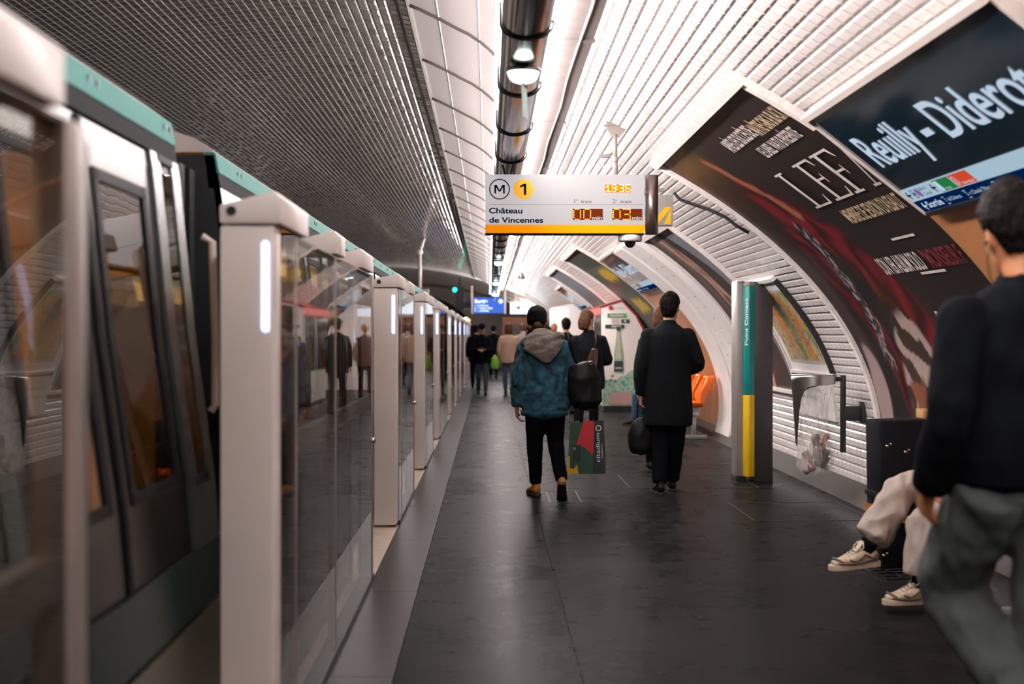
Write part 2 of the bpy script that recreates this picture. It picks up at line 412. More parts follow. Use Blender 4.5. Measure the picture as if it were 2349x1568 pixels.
# end of the tiled vault, then a plain concrete hall up to the tunnel mouth
rim = MB(); n = 60
vault_slab(rim, SMIN, SMAX, YB-.02, YB+.35, -.02, .10, ds=.3)
struct('trim_4', rim, pm('vault_end_rim', (.45,.42,.40), .6))
vault_strip('ceiling_far_hall', SMIN, SMAX, YB+.2, 74, pm('hall_plaster', (.50,.465,.44), .55, var=.12, scale=.8), off=.09, ds=.3, ny=4)
ew = MB(); pts = []
NP = 40
out = [tuple(vp(SMIN+(SMAX-SMIN)*k/NP, 74, .0)) for k in range(NP+1)]
port = [(-4+3.05*math.cos(PI*k/NP), 74, .75+2.35*math.sin(PI*k/NP)) for k in range(NP+1)]
i = len(ew.v); ew.v += out+port
for k in range(NP): ew.f.append((k, k+1, NP+1+k+1, NP+1+k))
j = len(ew.v); ew.v += [(3.3,74,-1.3),(-.95,74,-1.3),(-7.05,74,-1.3),(-11.3,74,-1.3)]
ew.f += [(0, NP+1, j+1, j), (NP, j+3, j+2, 2*NP+1)]
struct('wall_end', ew, pm('end_wall_paint', (.42,.385,.36), .6, var=.15, scale=1))
tn = MB(); tn.grid(lambda a, b: (-4+3.05*math.cos(PI*b), 74+16*a, .75+2.35*math.sin(PI*b)), 2, 24)
tn.box(-7.1, -7.0, 74, 90, -1.3, .8); tn.box(-.95, -.85, 74, 90, -1.3, .8); tn.box(-7.2, -.8, 90, 90.2, -1.4, 4)
struct('wall_tunnel', tn, M_DARK)
pr = MB()
for k in range(24):
    a0, a1 = PI*k/24, PI*(k+1)/24; q = []
    for a in (a0, a1):
        for r_, zz in ((3.05,2.35),(3.5,2.8)):
            q.append((-4+r_*math.cos(a), .75+zz*math.sin(a)))
    pr.prism([q[0],q[1],q[3],q[2]], 73.5, 74)
struct('trim_5', pr, M_DARK)
# floor access hatch frames (steel angle let into the floor)
def hatch(x0, x1, y0, y1, lab):
    m = MB(); w = .012
    m.box(x0,x1,y0,y0+w,-.01,.003); m.box(x0,x1,y1-w,y1,-.01,.003); m.box(x0,x0+w,y0,y1,-.01,.003); m.box(x1-w,x1,y0,y1,-.01,.003)
    props(obj('floor_hatch', m, pm('worn_steel_edge', (.035,.033,.032), .5, metal=.2, var=.4, scale=12)), lab, 'floor hatch')
hatch(.52, .80, 12.2, 13.1, 'steel rimmed inspection cover in the floor at the feet of the woman in denim')
hatch(1.32, 2.55, 13.35, 14.6, 'large steel edged floor hatch between the man in black coat and the contact column')
hatch(2.05, 3.0, 11.0, 12.2, 'dark rectangular floor hatch in front of the waste bag holder')

# ================================================================== LIGHT TROUGH, PANELS, TRUNKING
ZP = EYE+1.35
XL, XR = .058, .286
prof = [(XL,ZP+.25),(XL,ZP+.07)]+[((XL+XR)/2-(XR-XL)/2*math.cos(PI*k/14), ZP+.07-.07*math.sin(PI*k/14)) for k in range(1,14)]+[(XR,ZP+.07),(XR,ZP+.25)]
trk = thing('ceiling_trunking', 'long dark polished metal service trunking running down the middle of the ceiling', 'ceiling trunking', (0,0,0))
PIT = 1.56; Y0R = 6.48
k = -7; y = Y0R+PIT*k
while y < YB-1:
    mb = MB().prism(prof, y+.006, y+PIT-.006)
    o = obj('cover', mb, M_DSTEEL, trk, smooth=False); o.data.shade_smooth(); o.data.set_sharp_from_angle(angle=.6)
    rg = MB()
    p2 = [((XL+XR)/2+(p[0]-(XL+XR)/2)*1.06, p[1]-.006 if p[1] < ZP+.2 else p[1]) for p in prof]
    rg.tube([(p[0], y, p[1]) for p in p2], .0065, 8); obj('ring', rg, M_BLACK, trk, smooth=True)
    y += PIT
yend = y
# lamps: continuous diffusers beside and above the trunking
M_LAMP = emit_mat('lamp_diffuser', (1.0,.90,.885), LAMP*.62)
M_LAMP2 = emit_mat('lamp_diffuser_side', (1.0,.90,.885), LAMP*.60)
M_FILL = emit_mat('track_side_fill_glow', (1.0,.90,.88), LAMP*.42)  # extra glow that stands for no real fitting
y = Y0R-PIT*7; first = None
while y < yend-.1:
    if first is None:
        t = thing('strip_light', 'continuous fluorescent strip light beside the metal trunking', 'ceiling light', (0,y,0), group='strip lights above the trunking')
        obj('top_diffuser', MB().box(.085,.33,.03,PIT-.03,ZP+.262,ZP+.335), M_LAMP, t)
        obj('side_diffuser', MB().prism([(.292,ZP+.10),(.335,ZP+.12),(.345,ZP+.25),(.292,ZP+.25)], .02, PIT-.02), M_LAMP2, t)
        obj('track_side_fill', MB().prism([(.034,ZP+.20),(.0565,ZP+.16),(.0565,ZP+.24),(.034,ZP+.235)], .02, PIT-.02), M_FILL, t)  # added strip to brighten the screen door posts
        obj('housing', MB().box(.062,.34,.0,PIT-.002,ZP+.2515,ZP+.261), M_WHITE2, t)
        first = t
    else:
        c = copy_tree(first); c.location.y = y
    y += PIT
# white curved sheet metal panels on the track side of the lamps
wing = [(a*1.075, b*1.075) for a, b in [(-.475,1.975),(-.42,1.952),(-.30,1.895),(-.187,1.835),(-.12,1.803),(-.057,1.762),(.0,1.716),(.045,1.672),(.075,1.635)]]
def wing_panel(y0, w):
    mb = MB(); i = 0; T = .012
    poly = [(a, EYE+b) for a, b in wing]+[(a+.004, EYE+b+T) for a, b in wing[::-1]]
    mb.prism(poly, y0, y0+w); return mb
PW = 1.8
y = 5.55-PW*6; proto = None; k = 0
while y < YB-PW:
    if proto is None:
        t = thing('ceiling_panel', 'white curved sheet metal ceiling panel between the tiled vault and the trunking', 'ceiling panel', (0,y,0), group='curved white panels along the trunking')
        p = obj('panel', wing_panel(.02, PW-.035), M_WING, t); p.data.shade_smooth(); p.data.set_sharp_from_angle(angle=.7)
        rb = MB(); rb.tube([(a+.0, .0, EYE+b-.008) for a, b in wing], .011, 8); obj('rib', rb, pm('rib_metal', (.09,.078,.07), .4, metal=.5), t, smooth=True)
        sm_ = MB()
        for a, b in ((wing[2], wing[3]), (wing[5], wing[6])):
            sm_.box(a[0]-.003, a[0]+.003, .03, PW-.03, EYE+a[1]-.003, EYE+a[1]+.002)
        obj('seam', sm_, pm('seam_line', (.62,.58,.55), .5), t)
        proto = t
    else:
        c = copy_tree(proto); c.location.y = y
    y += PW
# panel edge profile, extended upwards to keep lamp light off the track vault
struct('trim_6', MB().box(-.53,-.512, YA, YB, EYE+2.11, EYE+2.215), M_GREY)
# cable tray fixed to the bright side of the vault
tr = MB().prism([(.388,EYE+1.622),(.575,EYE+1.622),(.575,EYE+1.66),(.572,EYE+1.66),(.572,EYE+1.626),(.391,EYE+1.626),(.391,EYE+1.66),(.388,EYE+1.66)], YA, YB-1)

for yy in range(-5, 52, 3): tr.box(.38,.584,yy+.8,yy+.87,EYE+1.612,EYE+1.622); tr.box(.47,.49,yy+.82,yy+.84,EYE+1.62,EYE+1.93)
props(obj('cable_tray', tr, pm('tray_metal', (.12,.10,.095), .45, metal=.4, var=.12, scale=10)), 'long flat grey cable tray hanging under the bright tiled vault right of the lamps', 'cable tray')
cb = MB(); cb.tube([(.50+.008*math.sin(yy*2), yy, EYE+1.612) for yy in range(-5, 52)], .008, 6)
props(obj('ceiling_cable', cb, pm('cable_sheath', (.08,.07,.065), .5)), 'grey cable lying along the ceiling cable tray', 'cable')

# lamps over the opposite platform (hidden behind the train, they light the far tiles)
ol = MB().box(-8.45,-8.2,YA,YB,EYE+1.50,EYE+1.53)
props(obj('strip_light_far', ol, emit_mat('lamp_far', (1,.91,.86), LAMP*.05)), 'strip light above the opposite platform behind the train', 'ceiling light')['category'] = 'ceiling light'
COL.objects['strip_light_far'].name = 'strip_light'

# emergency globes under the trunking
gm = bpy.data.materials.new('moulded_glass'); gm.use_nodes = True
_b = gm.node_tree.nodes['Principled BSDF']; _b.inputs['Transmission Weight'].default_value = .75; _b.inputs['Roughness'].default_value = .12
_b.inputs['Base Color'].default_value = (.93,1,.98,1); _b.inputs['Emission Color'].default_value = (.88,1,.97,1); _b.inputs['Emission Strength'].default_value = .9
g0 = None
for k, (yy, lb) in enumerate(((7.19,'domed glass emergency lamp with a hanging glass plate, nearest under the trunking'),
        (16.7,'domed glass emergency lamp under the trunking hidden behind the departure board'),
        (26.0,'domed glass emergency lamp under the trunking just below the departure board'),
        (36.2,'domed glass emergency lamp under the trunking, second below the departure board'),
        (46.0,'domed glass emergency lamp under the trunking close above the blue exit sign'))):
    if k == 1: continue
    if g0 is None:
        t = thing('emergency_lamp', lb, 'lamp', ((XL+XR)/2, yy, ZP-.008))
        R_ = .082
        obj('dome', MB().lathe([(.001,-.075),(.03,-.073),(.055,-.064),(.072,-.048),(R_,-.02),(R_,-.012)], n=28), gm, t, smooth=True)
        obj('collar', MB().lathe([(R_+.004,-.014),(R_+.006,-.008),(R_+.004,.004),(.05,.007)], n=28), pm('lamp_collar', (.25,.3,.3), .2, metal=.8), t, smooth=True)
        obj('bulb', MB().box(-.045,.045,-.012,.012,-.045,-.025), emit_mat('bulb', (.9,1,.97), 30), t)
        obj('bracket', MB().box(-.006,.006,-.02,.02,-.085,-.07), M_GREY, t)
        pl = MB().prism([(-.05,-.085),(.13,-.085),(.19,-.235),(.02,-.235)], -.004, .004, 'x')
        pl2 = pl.xf(Matrix.Rotation(math.radians(-8),4,'Z'))
        gp = obj('glass_plate', pl2, bpy.data.materials['moulded_glass'].copy(), t)
        mm = gp.data.materials[0]; mm.name = 'green_edge_glass'; q = mm.node_tree.nodes['Principled BSDF']; q.inputs['Base Color'].default_value = (.55,.85,.78,1); q.inputs['Emission Strength'].default_value = .12; q.inputs['Roughness'].default_value = .03
        g0 = t
    else:
        c = copy_tree(g0); c.location.y = yy; c['label'] = lb

# ================================================================== PLATFORM SCREEN DOORS
M_GLASS = glass_mat('screen_glass', (.80,.80,.78), 1.65)
M_LED = emit_mat('blue_white_led', (.52,.60,1.0), 1.9)
M_FRAME = pm('champagne_frame', (.36,.31,.285), .3, metal=.5, var=.05)
XG = -.685
def cap_piece(mb, y0, y1):
    mb.prism([(-.865,EYE+.358),(-.668,EYE+.358),(-.668,EYE+.445),(-.685,EYE+.462),(-.865,EYE+.418)], y0, y1)
def screen_module(y0, L, label, long):
    t = thing('screen_door', label, 'platform screen door', (0, y0, 0), group='platform edge screen doors')
    p = obj('post', MB().prism([(-.865,.012),(-.700,.012),(-.688,.03),(-.688,EYE+.352),(-.865,EYE+.352)], 0, .13), M_WHITE, t, bevel=.012)
    obj('status_light', MB().xf(Matrix.Identity(4)).prism([(-.718+.013*math.cos(a), (EYE+.290 if math.sin(a) > 0 else EYE+.022)+.013*math.sin(a)) for a in [2*PI*q/20+.01 for q in range(20)]], -.004, .004), M_LED, p)
    c = MB(); cap_piece(c, -.006, .70); cp = obj('cap', c, M_WHITE, t, bevel=.008)
    obj('camera_eye', MB().lathe([(.016,-.010),(.016,.004)], c=(-.826,0,EYE+.398), axis='y', n=20), M_BLACK, cp)
    caps = [(L-.85, L-.2)]+([(1.72, 2.05)] if long else [])
    for a, b in caps:
        c = MB(); cap_piece(c, a, b); obj('cap', c, M_WHITE, t, bevel=.008)
    # narrow glass beside the post, then the main panes
    joints = [.14, .50]+([1.80] if long else [])+[L-.13]
    for a, b in zip(joints[:-1], joints[1:]):
        obj('glass_pane', MB().box(XG-.010, XG-.002, a+.012, b-.012, .035, EYE+.352), M_GLASS, t)
    for a in joints[1:-1]:
        obj('mullion', MB().box(XG-.035, XG-.0005, a-.022, a+.022, .02, EYE+.355), M_FRAME, t, bevel=.006)
    obj('end_frame', MB().box(XG-.06, XG+.0, L-.14, L-.02, .02, EYE+.355), M_FRAME, t, bevel=.008)
    obj('end_seal', MB().box(XG-.09, XG-.004, L-.019, L, .02, EYE+.33), M_RUB, t)
    obj('middle_rail', MB().box(XG-.045, XG-.012, .50, L-.13, EYE-.43, EYE-.355), M_FRAME, t)
    obj('bottom_rail', MB().box(XG-.07, XG+.006, .13, L-.02, .0, .032), M_BLACK, t)
    obj('top_rail', MB().box(XG-.05, XG-.012, .13, L-.02, EYE+.345, EYE+.357), M_FRAME, t)
    # parked sliding leaf behind the glass
    lf = obj('sliding_leaf', MB().box(XG-.11, XG-.10, .62, L-.3, .06, EYE+.30), M_GLASS, t)
    fr = MB()
    for a, b, cc, d in ((.60,.64,.04,EYE+.32),(L-.32,L-.27,.04,EYE+.32)): fr.box(XG-.12, XG-.095, a, b, cc, d)
    obj('leaf_frame', fr, M_FRAME, lf)
    kb = MB().ball((XG-.0, L-.06, EYE-.62), .018); obj('release_knob', kb, M_STEEL, t, smooth=True)
    return t
MODS = [(-1.40,3.86,1,'out of focus glass screen door at the left edge of the frame, nearest the camera'),
 (4.58,3.86,1,'screen door with a wide white post and long blue status light, first whole one'),
 (10.68,2.41,0,'screen door beyond the first whole one, level with the departure board'),
 (15.20,2.41,0,'third whole screen door post counted from the camera'),
 (19.66,3.86,1,'fourth whole screen door post counted from the camera'),
 (25.75,2.41,0,'fifth whole screen door post counted from the camera'),
 (30.30,2.41,0,'sixth whole screen door post counted from the camera'),
 (34.80,3.86,1,'seventh whole screen door post counted from the camera'),
 (40.90,2.41,0,'eighth whole screen door post counted from the camera'),
 (45.40,2.41,0,'ninth whole screen door post counted from the camera'),
 (49.90,3.0,0,'farthest screen door post, last before the end of the tiled vault')]
for y0, L, lg, lb in MODS: sd = screen_module(y0, L, lb, lg)
# two small orange repeater lamps on the edge of the nearest module
for zz in (.225,.17): pass

# ================================================================== TRAIN
M_TR = pm('train_white_shaded', (.07,.065,.055), .3, var=.05)  # white paint darkened for the shade low on the train
M_TEAL = pm('train_teal', lin(54,112,107), .6, var=.04, spec=.1)
M_TEALD = pm('train_teal_shaded', (.0,.012,.012), .35, var=.04)  # the roof band teal again, darkened for shade lower down
M_TGLASS = glass_mat('train_glass', (.80,.76,.66), 1.5)
M_DGLASS = glass_mat('door_glass', (.38,.38,.34), 3.0)
M_AMBER = pm('amber_interior', (.75,.38,.02), .5, var=.15, scale=2)
tp = [(0.0,-.975),(.5,-.965),(.93,-1.0),(1.44,-1.07),(2.0,-1.125),(2.13,-1.145),(2.21,-1.16)]
def tx(z):
    for (a, b), (c, d) in zip(tp, tp[1:]):
        if z <= c: return b+(d-b)*(z-a)/(c-a)
    return tp[-1][1]
def side(mb, y0, y1, z0, z1, off=0.0, th=.03):
    zs = [z0]+[z for z, _ in tp if z0 < z < z1]+[z1]
    mb.prism([(tx(z)+off, z) for z in zs]+[(tx(z)+off-th, z) for z in zs[::-1]], y0, y1); return mb
def train_car(y0, y1, doors, label, lit=True):
    t = thing('metro_carriage', label, 'train carriage', (0, 0, 0), group='carriages of the train at the platform')
    segs = []; y = y0
    DW = .83
    for d in doors:
        if d-DW > y: segs.append((y, max(y, d-DW)))
        y = d+DW
    segs.append((y, y1))
    for a, b in segs:
        a_, b_ = max(a, -4), b
        ld = .95 if a == y0 and y0 > 0 else .12
        if b_ <= a_: continue
        low = MB(); side(low, a_, b_, -.3, .93); side(low, a_, a_+ld, .93, 2.06) if b_-a_ > .3 else side(low, a_, b_, .93, 2.06)
        if b_-a_ > .3:
            side(low, b_-.12, b_, .93, 2.06)
            wn = obj('window', side(MB(), a_+ld, b_-.12, .95, 2.04, -.006, .008), M_TGLASS, t)
            fr = MB()
            side(fr, a_+ld-.02, b_-.10, .925, .955, .003, .02); side(fr, a_+ld-.02, b_-.10, 2.035, 2.06, .003, .02)
            obj('window_seal', fr, M_RUB, wn)
        obj('body_side', low, pm('train_side_dark', (.05,.06,.06), .25, var=.1), t)
    obj('skirt_stripe', side(MB(), y0 if y0 > -4 else -4, y1, .52, .72, .004, .01), M_TEALD, t)
    obj('lower_stripe', side(MB(), y0 if y0 > -4 else -4, y1, -.2, .50, .004, .01), M_TR, t)
    ya = max(y0, -4)
    obj('cantrail', side(MB(), ya, y1, 2.06, 2.125, .0, .05), pm('cantrail_black', (.003,.004,.0045), .7, spec=.08), t)
    tb_ = obj('roof_band', side(MB(), ya, y1, 2.125, 2.21, .004, .05), M_TEAL, t)
    bl = MB(); yy = ya+.5
    while yy < min(y1-.1, 40):
        for q in (0, .09): bl.lathe([(.012,0),(.012,.004)], c=(tx(2.17)+.004, yy+q, 2.175), axis='x', n=10)
        yy += .95
    obj('bolt', bl, M_BLACK, tb_)
    rp = [(-1.16,2.212),(-1.24,2.27),(-1.42,2.33),(-1.75,2.39),(-2.2,2.41),(-2.65,2.39),(-2.98,2.33),(-3.16,2.27),(-3.24,2.212)]
    obj('roof', MB().prism(rp, ya, y1), pm('train_roof', (.40,.35,.32), .5), t)
    body = MB().box(-3.42,-3.40,ya,y1,-.3,.93); body.box(-3.42,-3.36,ya,y1,1.9,2.2); body.box(-3.42,-1.02,ya,y1,-.32,-.28)
    obj('far_side', body, M_BLACK, t)
    it = MB(); yy = ya
    it.box(-3.40,-3.385,ya,y1,.93,1.9)
    obj('interior_wall', it, M_AMBER, t)
    obj('interior_floor', MB().box(-3.38,-1.06,ya,y1,.0,.03), pm('interior_floor', (.06,.05,.04), .6), t)
    yy = ya+.25
    while yy < min(y1-.6, 30):
        pn = MB().prism([(-1.75,.45),(-1.30,.45),(-1.30,.52),(-1.69,.52),(-1.70,1.35),(-1.75,1.35)], yy, yy+.9); obj('seat', pn, pm('ochre_seat', (.85,.48,.02), .5, var=.2, scale=5), t); yy += 1.9
    obj('interior_light', MB().box(-2.4,-2.0,ya+.2,y1-.2,2.12,2.14), emit_mat('carriage_light', (1,.66,.25), 5.0), t)
    for e in (ya, y1):
        pz_ = [(tx(z)-.004, z) for z in (-.3,.5,.93,1.44,2.0,2.2)]+[(-3.39,2.2),(-3.39,-.3)]
        obj('end_wall', MB().prism(pz_, e-.04 if e == y1 else e, e if e == y1 else e+.04), M_BLACK, t)
        obj('interior_end', MB().box(-3.35,-1.22,e-.06 if e == y1 else e+.045, e-.045 if e == y1 else e+.06,.0,2.1), M_AMBER, t)
    for d in doors:
        if d+DW < 0 or d > 40: continue
        for yy in (d-DW-.07, d+DW+.04): obj('partition', MB().box(-1.95,-1.13,yy,yy+.03,.03,1.75), M_AMBER, t)
        dd = None
        for sgn in (-1, 1):
            a, b = (d-DW+.01, d-.008) if sgn < 0 else (d+.008, d+DW-.01)
            fr = MB(); side(fr, a, b, .03, .98, -.012, .02); side(fr, a, a+.12, .98, 1.90, -.012, .02); side(fr, b-.12, b, .98, 1.90, -.012, .02); side(fr, a, b, 1.90, 2.055, -.012, .02)
            dr = obj('door', fr, pm('door_leaf', (.055,.050,.046), .28, metal=1), t)
            gs = MB(); 
            side(gs, a+.095, a+.145, .96, 1.92, -.006, .02); side(gs, b-.145, b-.095, .96, 1.92, -.006, .02); side(gs, a+.105, b-.105, .955, .985, -.006, .02); side(gs, a+.105, b-.105, 1.885, 1.92, -.006, .02)
            side(gs, b-.012 if sgn < 0 else a-.008, b if sgn < 0 else a+.012, .03, 2.05, -.002, .02)
            obj('gasket', gs, M_RUB, dr)
            obj('door_window', side(MB(), a+.13, b-.13, .97, 1.90, -.014, .008), M_TGLASS if sgn < 0 else M_DGLASS, dr)
    return t
train_car(-10.0, 5.2, [-5.6,-.6,3.95], 'nearest train carriage, teal roof band and dark door windows, left edge')
c2 = train_car(6.03, 21.0, [9.56,14.15,18.65], 'second train carriage beyond the dark gap, seen above and through the screen doors')
train_car(21.8, 36.8, [24.6,29.2,33.6], 'third train carriage, far down the platform behind the white posts')
gw = MB()
for k in range(8):
    yy = 5.22+k*.1; gw.box(-3.2+.05*(k%2), -1.22-.05*(k%2), yy, yy+.1, -.2, 2.12)
props(obj('gangway_bellows', gw, M_RUB), 'black rubber bellows in the gap between the two nearest carriages', 'bellows')
gb = MB().tube([(-1.02,5.08,EYE+.35),(-.985,5.08,EYE+.33),(-.975,5.08,EYE+.0),(-.975,5.08,EYE-.25),(-.99,5.08,EYE-.27)], .013, 10)
props(obj('grab_rail', gb, pm('rail_beige', (.6,.52,.47), .35)), 'upright pale grab rail at the end corner of the nearest carriage', 'rail')
# ================================================================== DEPARTURE BOARD
M_NAVY = pm('navy_print', (.0,.010,.035), .8, var=.02, spec=.02)
M_YEL = pm('line_yellow', lin(255,178,0), .4, var=.02)
M_INK = pm('black_print', (.006,.007,.009), .8, var=.02, spec=.02)
M_LEDO = emit_mat('amber_led', (1.0,.40,.05), 2.0)
BY = 11.25
bd = thing('departure_board', 'white hanging departure board with amber train times and a yellow bottom band', 'departure board', (0, BY, 0))
F_ = lambda d: (lambda a, b: (a, -d, EYE+b))
bx = obj('housing', MB().box(-.031,1.231,0,.16,EYE+.873,EYE+1.269), pm('board_white', (.13,.125,.125), .75, spec=.1, emit=.40, ecol=(.86,.80,.82), var=.015), bd, bevel=.004)  # even glow added to the white front to level its brightness
obj('yellow_band', MB().box(-.031,1.231,-.001,.16,EYE+.805,EYE+.8725), pm('band_yellow_lit', lin(255,150,0), .6, spec=.1, var=.02, emit=.15, ecol=(1,.42,.0)), bd)
obj('bottom_edge', MB().box(-.031,1.231,.0,.16,EYE+.797,EYE+.8045), M_INK, bd)
lx = lambda c: (c/3.915+1040-1122)/290; lz = lambda c: (428-c/3.915)/290
mb = MB(); flat(mb, disc(lx(415), lz(368), .0819, 40, .0735), F_(.002)); 
Mx, Mz, hw, hh, tk = lx(415), lz(368), .041, .034, .0135
flat(mb, [rect(Mx-hw,Mx-hw+tk,Mz-hh,Mz+hh), rect(Mx+hw-tk,Mx+hw,Mz-hh,Mz+hh), [(Mx-hw+.001,Mz+hh),(Mx-hw+.018,Mz+hh),(Mx+.006,Mz-hh*.55),(Mx-.006,Mz-hh*.55)], [(Mx+hw-.001,Mz+hh),(Mx+.006,Mz-hh*.55),(Mx-.006,Mz-hh*.55),(Mx+hw-.018,Mz+hh)]], F_(.002))
obj('metro_emblem', mb, M_NAVY, bd, fix=False)
yb_ = obj('line_badge', flat(MB(), disc(lx(630), lz(368), .079, 40), F_(.002)), M_YEL, bd, fix=False)
Nx, Nz = lx(632), lz(368)
obj('line_number', flat(MB(), [[(Nx+.000,Nz-.044),(Nx+.020,Nz-.044),(Nx+.020,Nz+.044),(Nx+.004,Nz+.044),(Nx+.0,Nz+.030)], [(Nx+.004,Nz+.044),(Nx-.028,Nz+.030),(Nx-.028,Nz+.013),(Nx+.0,Nz+.024)]], F_(.003)), M_INK, yb_, fix=False)
mb = MB()
flip_text(mb, text_geo('Château', .042, bold=.035, width=lx(620)-lx(320)), F_(.002), lx(320), lz(583))
flip_text(mb, text_geo('de Vincennes', .042, bold=.035, width=lx(808)-lx(322)), F_(.002), lx(322), lz(667))
obj('destination_text', mb, M_NAVY, bd, fix=False)
mb = MB()
for a, tx_, sup in ((1075,'1','er'),(1432,'2','e')):
    flip_text(mb, text_geo(tx_, .032, bold=.01), F_(.002), lx(a), lz(492))
    flip_text(mb, text_geo(sup, .016), F_(.002), lx(a+27), lz(472))
    flip_text(mb, text_geo('train', .028, bold=.01, width=.086), F_(.002), lx(a+68), lz(492))
flat(mb, [rect(lx(320), lx(1698), lz(507), lz(504))], F_(.002))
obj('small_text', mb, pm('grey_print', (.09,.06,.05), .5), bd, fix=False)
FONT = {'0':'01110 10001 10001 10001 10001 10001 01110','1':'00100 01100 10100 00100 00100 00100 11111','9':'01110 10001 10001 01111 00001 10001 01110',
 '3':'11111 00001 00001 01110 00001 00001 11111','5':'11111 10000 10000 11110 00001 10001 01110',':':'0 0 1 0 1 0 0'}
def led(mb, txt, x0, x1, z0, z1, gap=1, r=.5, depth=.004):
    cols = sum(len(FONT[c].split()[0])+gap for c in txt)-gap; dx = (x1-x0)/cols; dz = (z1-z0)/7; c0 = 0
    for c in txt:
        rows = FONT[c].split()
        for j, rw in enumerate(rows):
            for i, b in enumerate(rw):
                if b == '1':
                    cx, cz = x0+(c0+i+.5)*dx, z1-(j+.5)*dz
                    flat(mb, [[(cx+math.cos(q*PI/4)*dx*r, cz+math.sin(q*PI/4)*min(dz, dx*1.2)*r) for q in range(8)]], F_(depth))
        c0 += len(rows[0])+gap
    return mb
w1 = obj('clock_display', flat(MB(), [rect(lx(1360), lx(1592), lz(395), lz(325))], F_(.002)), emit_mat('clock_window', (.9,.24,.0), 1.1), bd, fix=False)
obj('clock_digits', led(MB(), '19:35', lx(1368), lx(1588), lz(391), lz(323), r=.55), emit_mat('clock_led', (1,.72,.38), 2.2), w1, fix=False)
for a, b, tt in ((1072,1343,'00'),(1428,1698,'03')):
    w = obj('minute_display', flat(MB(), [rect(lx(a), lx(b), lz(643), lz(543))], F_(.002)), pm('display_window', (.04,.006,.002), .6, spec=.05, var=.1, emit=.22, ecol=(.45,.05,.0)), bd, fix=False)
    obj('digits', led(MB(), tt, lx(a+2), lx(a+168), lz(645), lz(538), gap=1, r=.40), M_LEDO, w, fix=False)
    obj('unit_text', flip_text(MB(), text_geo('min', .026, bold=.03, width=(lx(1336)-lx(1248))), F_(.004), lx(a+176), lz(638)), emit_mat('white_print_lit', (.9,.85,.82), .7), w, fix=False)
# steel tube at the end of the board and the pole it hangs from
cyl = MB().lathe([(.052,EYE+.80),(.052,EYE+1.272)], c=(1.297,.08,0), n=28)
obj('end_tube', cyl, pm('brown_steel', (.26,.20,.185), .36, metal=.9), bd, smooth=False).data.shade_smooth()
bd.children[-1].data.set_sharp_from_angle(angle=.6)
obj('tube_clamp', MB().box(1.225,1.30,.05,.11,EYE+1.12,EYE+1.145), M_GREY, bd)
pv_ = vp(3.70, 11.25)
hp = MB().tube([(1.005,.08,EYE+1.26),(1.005,.08,EYE+1.42)], .021, 12); hp.tube([(1.005,.08,EYE+1.40),(1.005,.08,EYE+1.60)], .0165, 12); hp.tube([(1.005,.08,EYE+1.375),(1.005,.08,EYE+1.405)], .024, 12)
obj('hanger_pole', hp, pm('pole_paint', (.26,.22,.20), .4), bd, smooth=True)
tri = MB().prism([(.975,EYE+1.585),(1.035,EYE+1.57),(1.11,EYE+1.665),(1.13,EYE+1.69),(.93,EYE+1.765),(.935,EYE+1.64)], .075, .085)
tri.box(.92,1.14,.03,.13,EYE+1.665,EYE+1.672)
obj('ceiling_bracket', tri, pm('bracket_paint', (.26,.22,.20), .4), bd)
obj('ceiling_plate', MB().prism([(.915,EYE+1.775),(.925,EYE+1.76),(1.15,EYE+1.665),(1.155,EYE+1.678)], .0, .16), M_BLACK, bd)
vb = MB()
for s in (-1, 1): vb.prism([(.15+s*.05,ZP),(.15+s*.035,ZP),(.15+s*.012,EYE+1.26),(.15+s*.025,EYE+1.26)], .04, .12)
obj('trunking_bracket', vb, M_BLACK, bd)

dc = thing('security_camera', 'white dome security camera hanging right under the departure board', 'camera', (1.125, BY+.09, 0))
obj('mount', MB().lathe([(.02,EYE+.800),(.094,EYE+.796),(.096,EYE+.755),(.088,EYE+.745)], n=32), pm('camera_white', (.75,.72,.69), .4), dc, smooth=True)
obj('dome', MB().ball((0,0,EYE+.745), .046, .046, .05, 20, 12), pm('smoked_dome', (.02,.018,.018), .06, var=.1), dc, smooth=True)

sm2 = thing('stop_marker', 'grey hanging box with yellow diagonal stripes behind the steel tube of the departure board', 'sign', (0, 13.0, 0))
obj('box', MB().box(1.36,1.685,0,.10,EYE+1.0,EYE+1.28), pm('marker_grey', (.30,.27,.26), .4), sm2, bevel=.004)
mb = MB()
for k in range(4):
    x = 1.40+k*.115
    p = [(max(1.372,x-.03),EYE+1.015) if k or 1 else 0,(x+.03,EYE+1.015),(min(1.672,x+.155),EYE+1.17),(min(1.672,x+.095),EYE+1.17)]
    if x+.03 < 1.68: i = len(mb.v); mb.v += [(a, -.002, b) for a, b in p]; mb.f.append((i,i+1,i+2,i+3))
obj('stripe', mb, M_YEL, sm2, fix=False)
pz = vp(3.0, 13.0)
obj('support_bar', MB().box(1.40,1.61,.03,.08,EYE+1.315,EYE+1.345), M_GREY, sm2)
obj('support_arm', MB().tube([(1.45,.05,EYE+1.28),(1.45,.05,EYE+1.44)], .012, 8), M_GREY, sm2)
c = MB().tube([vp(2.93,12.9,.03),vp(2.86,12.85,.06),vp(2.78,12.8,.05),vp(2.6,12.6,.03),vp(2.45,12.5,.02),vp(2.33,12.45,.03),vp(2.22,12.4,.02)], .014, 8)
props(obj('wall_cable', c, M_RUB, smooth=True), 'short black cable clipped to the tiles between the departure board and the big dark poster', 'cable')
t = thing('cable_hanger', 'small ceiling bracket with a thin cord, left of the departure board pole', 'bracket', (0,12.8,0))
obj('bracket', MB().box(.99,1.10,0,.06,EYE+1.60,EYE+1.63), M_GREY, t)
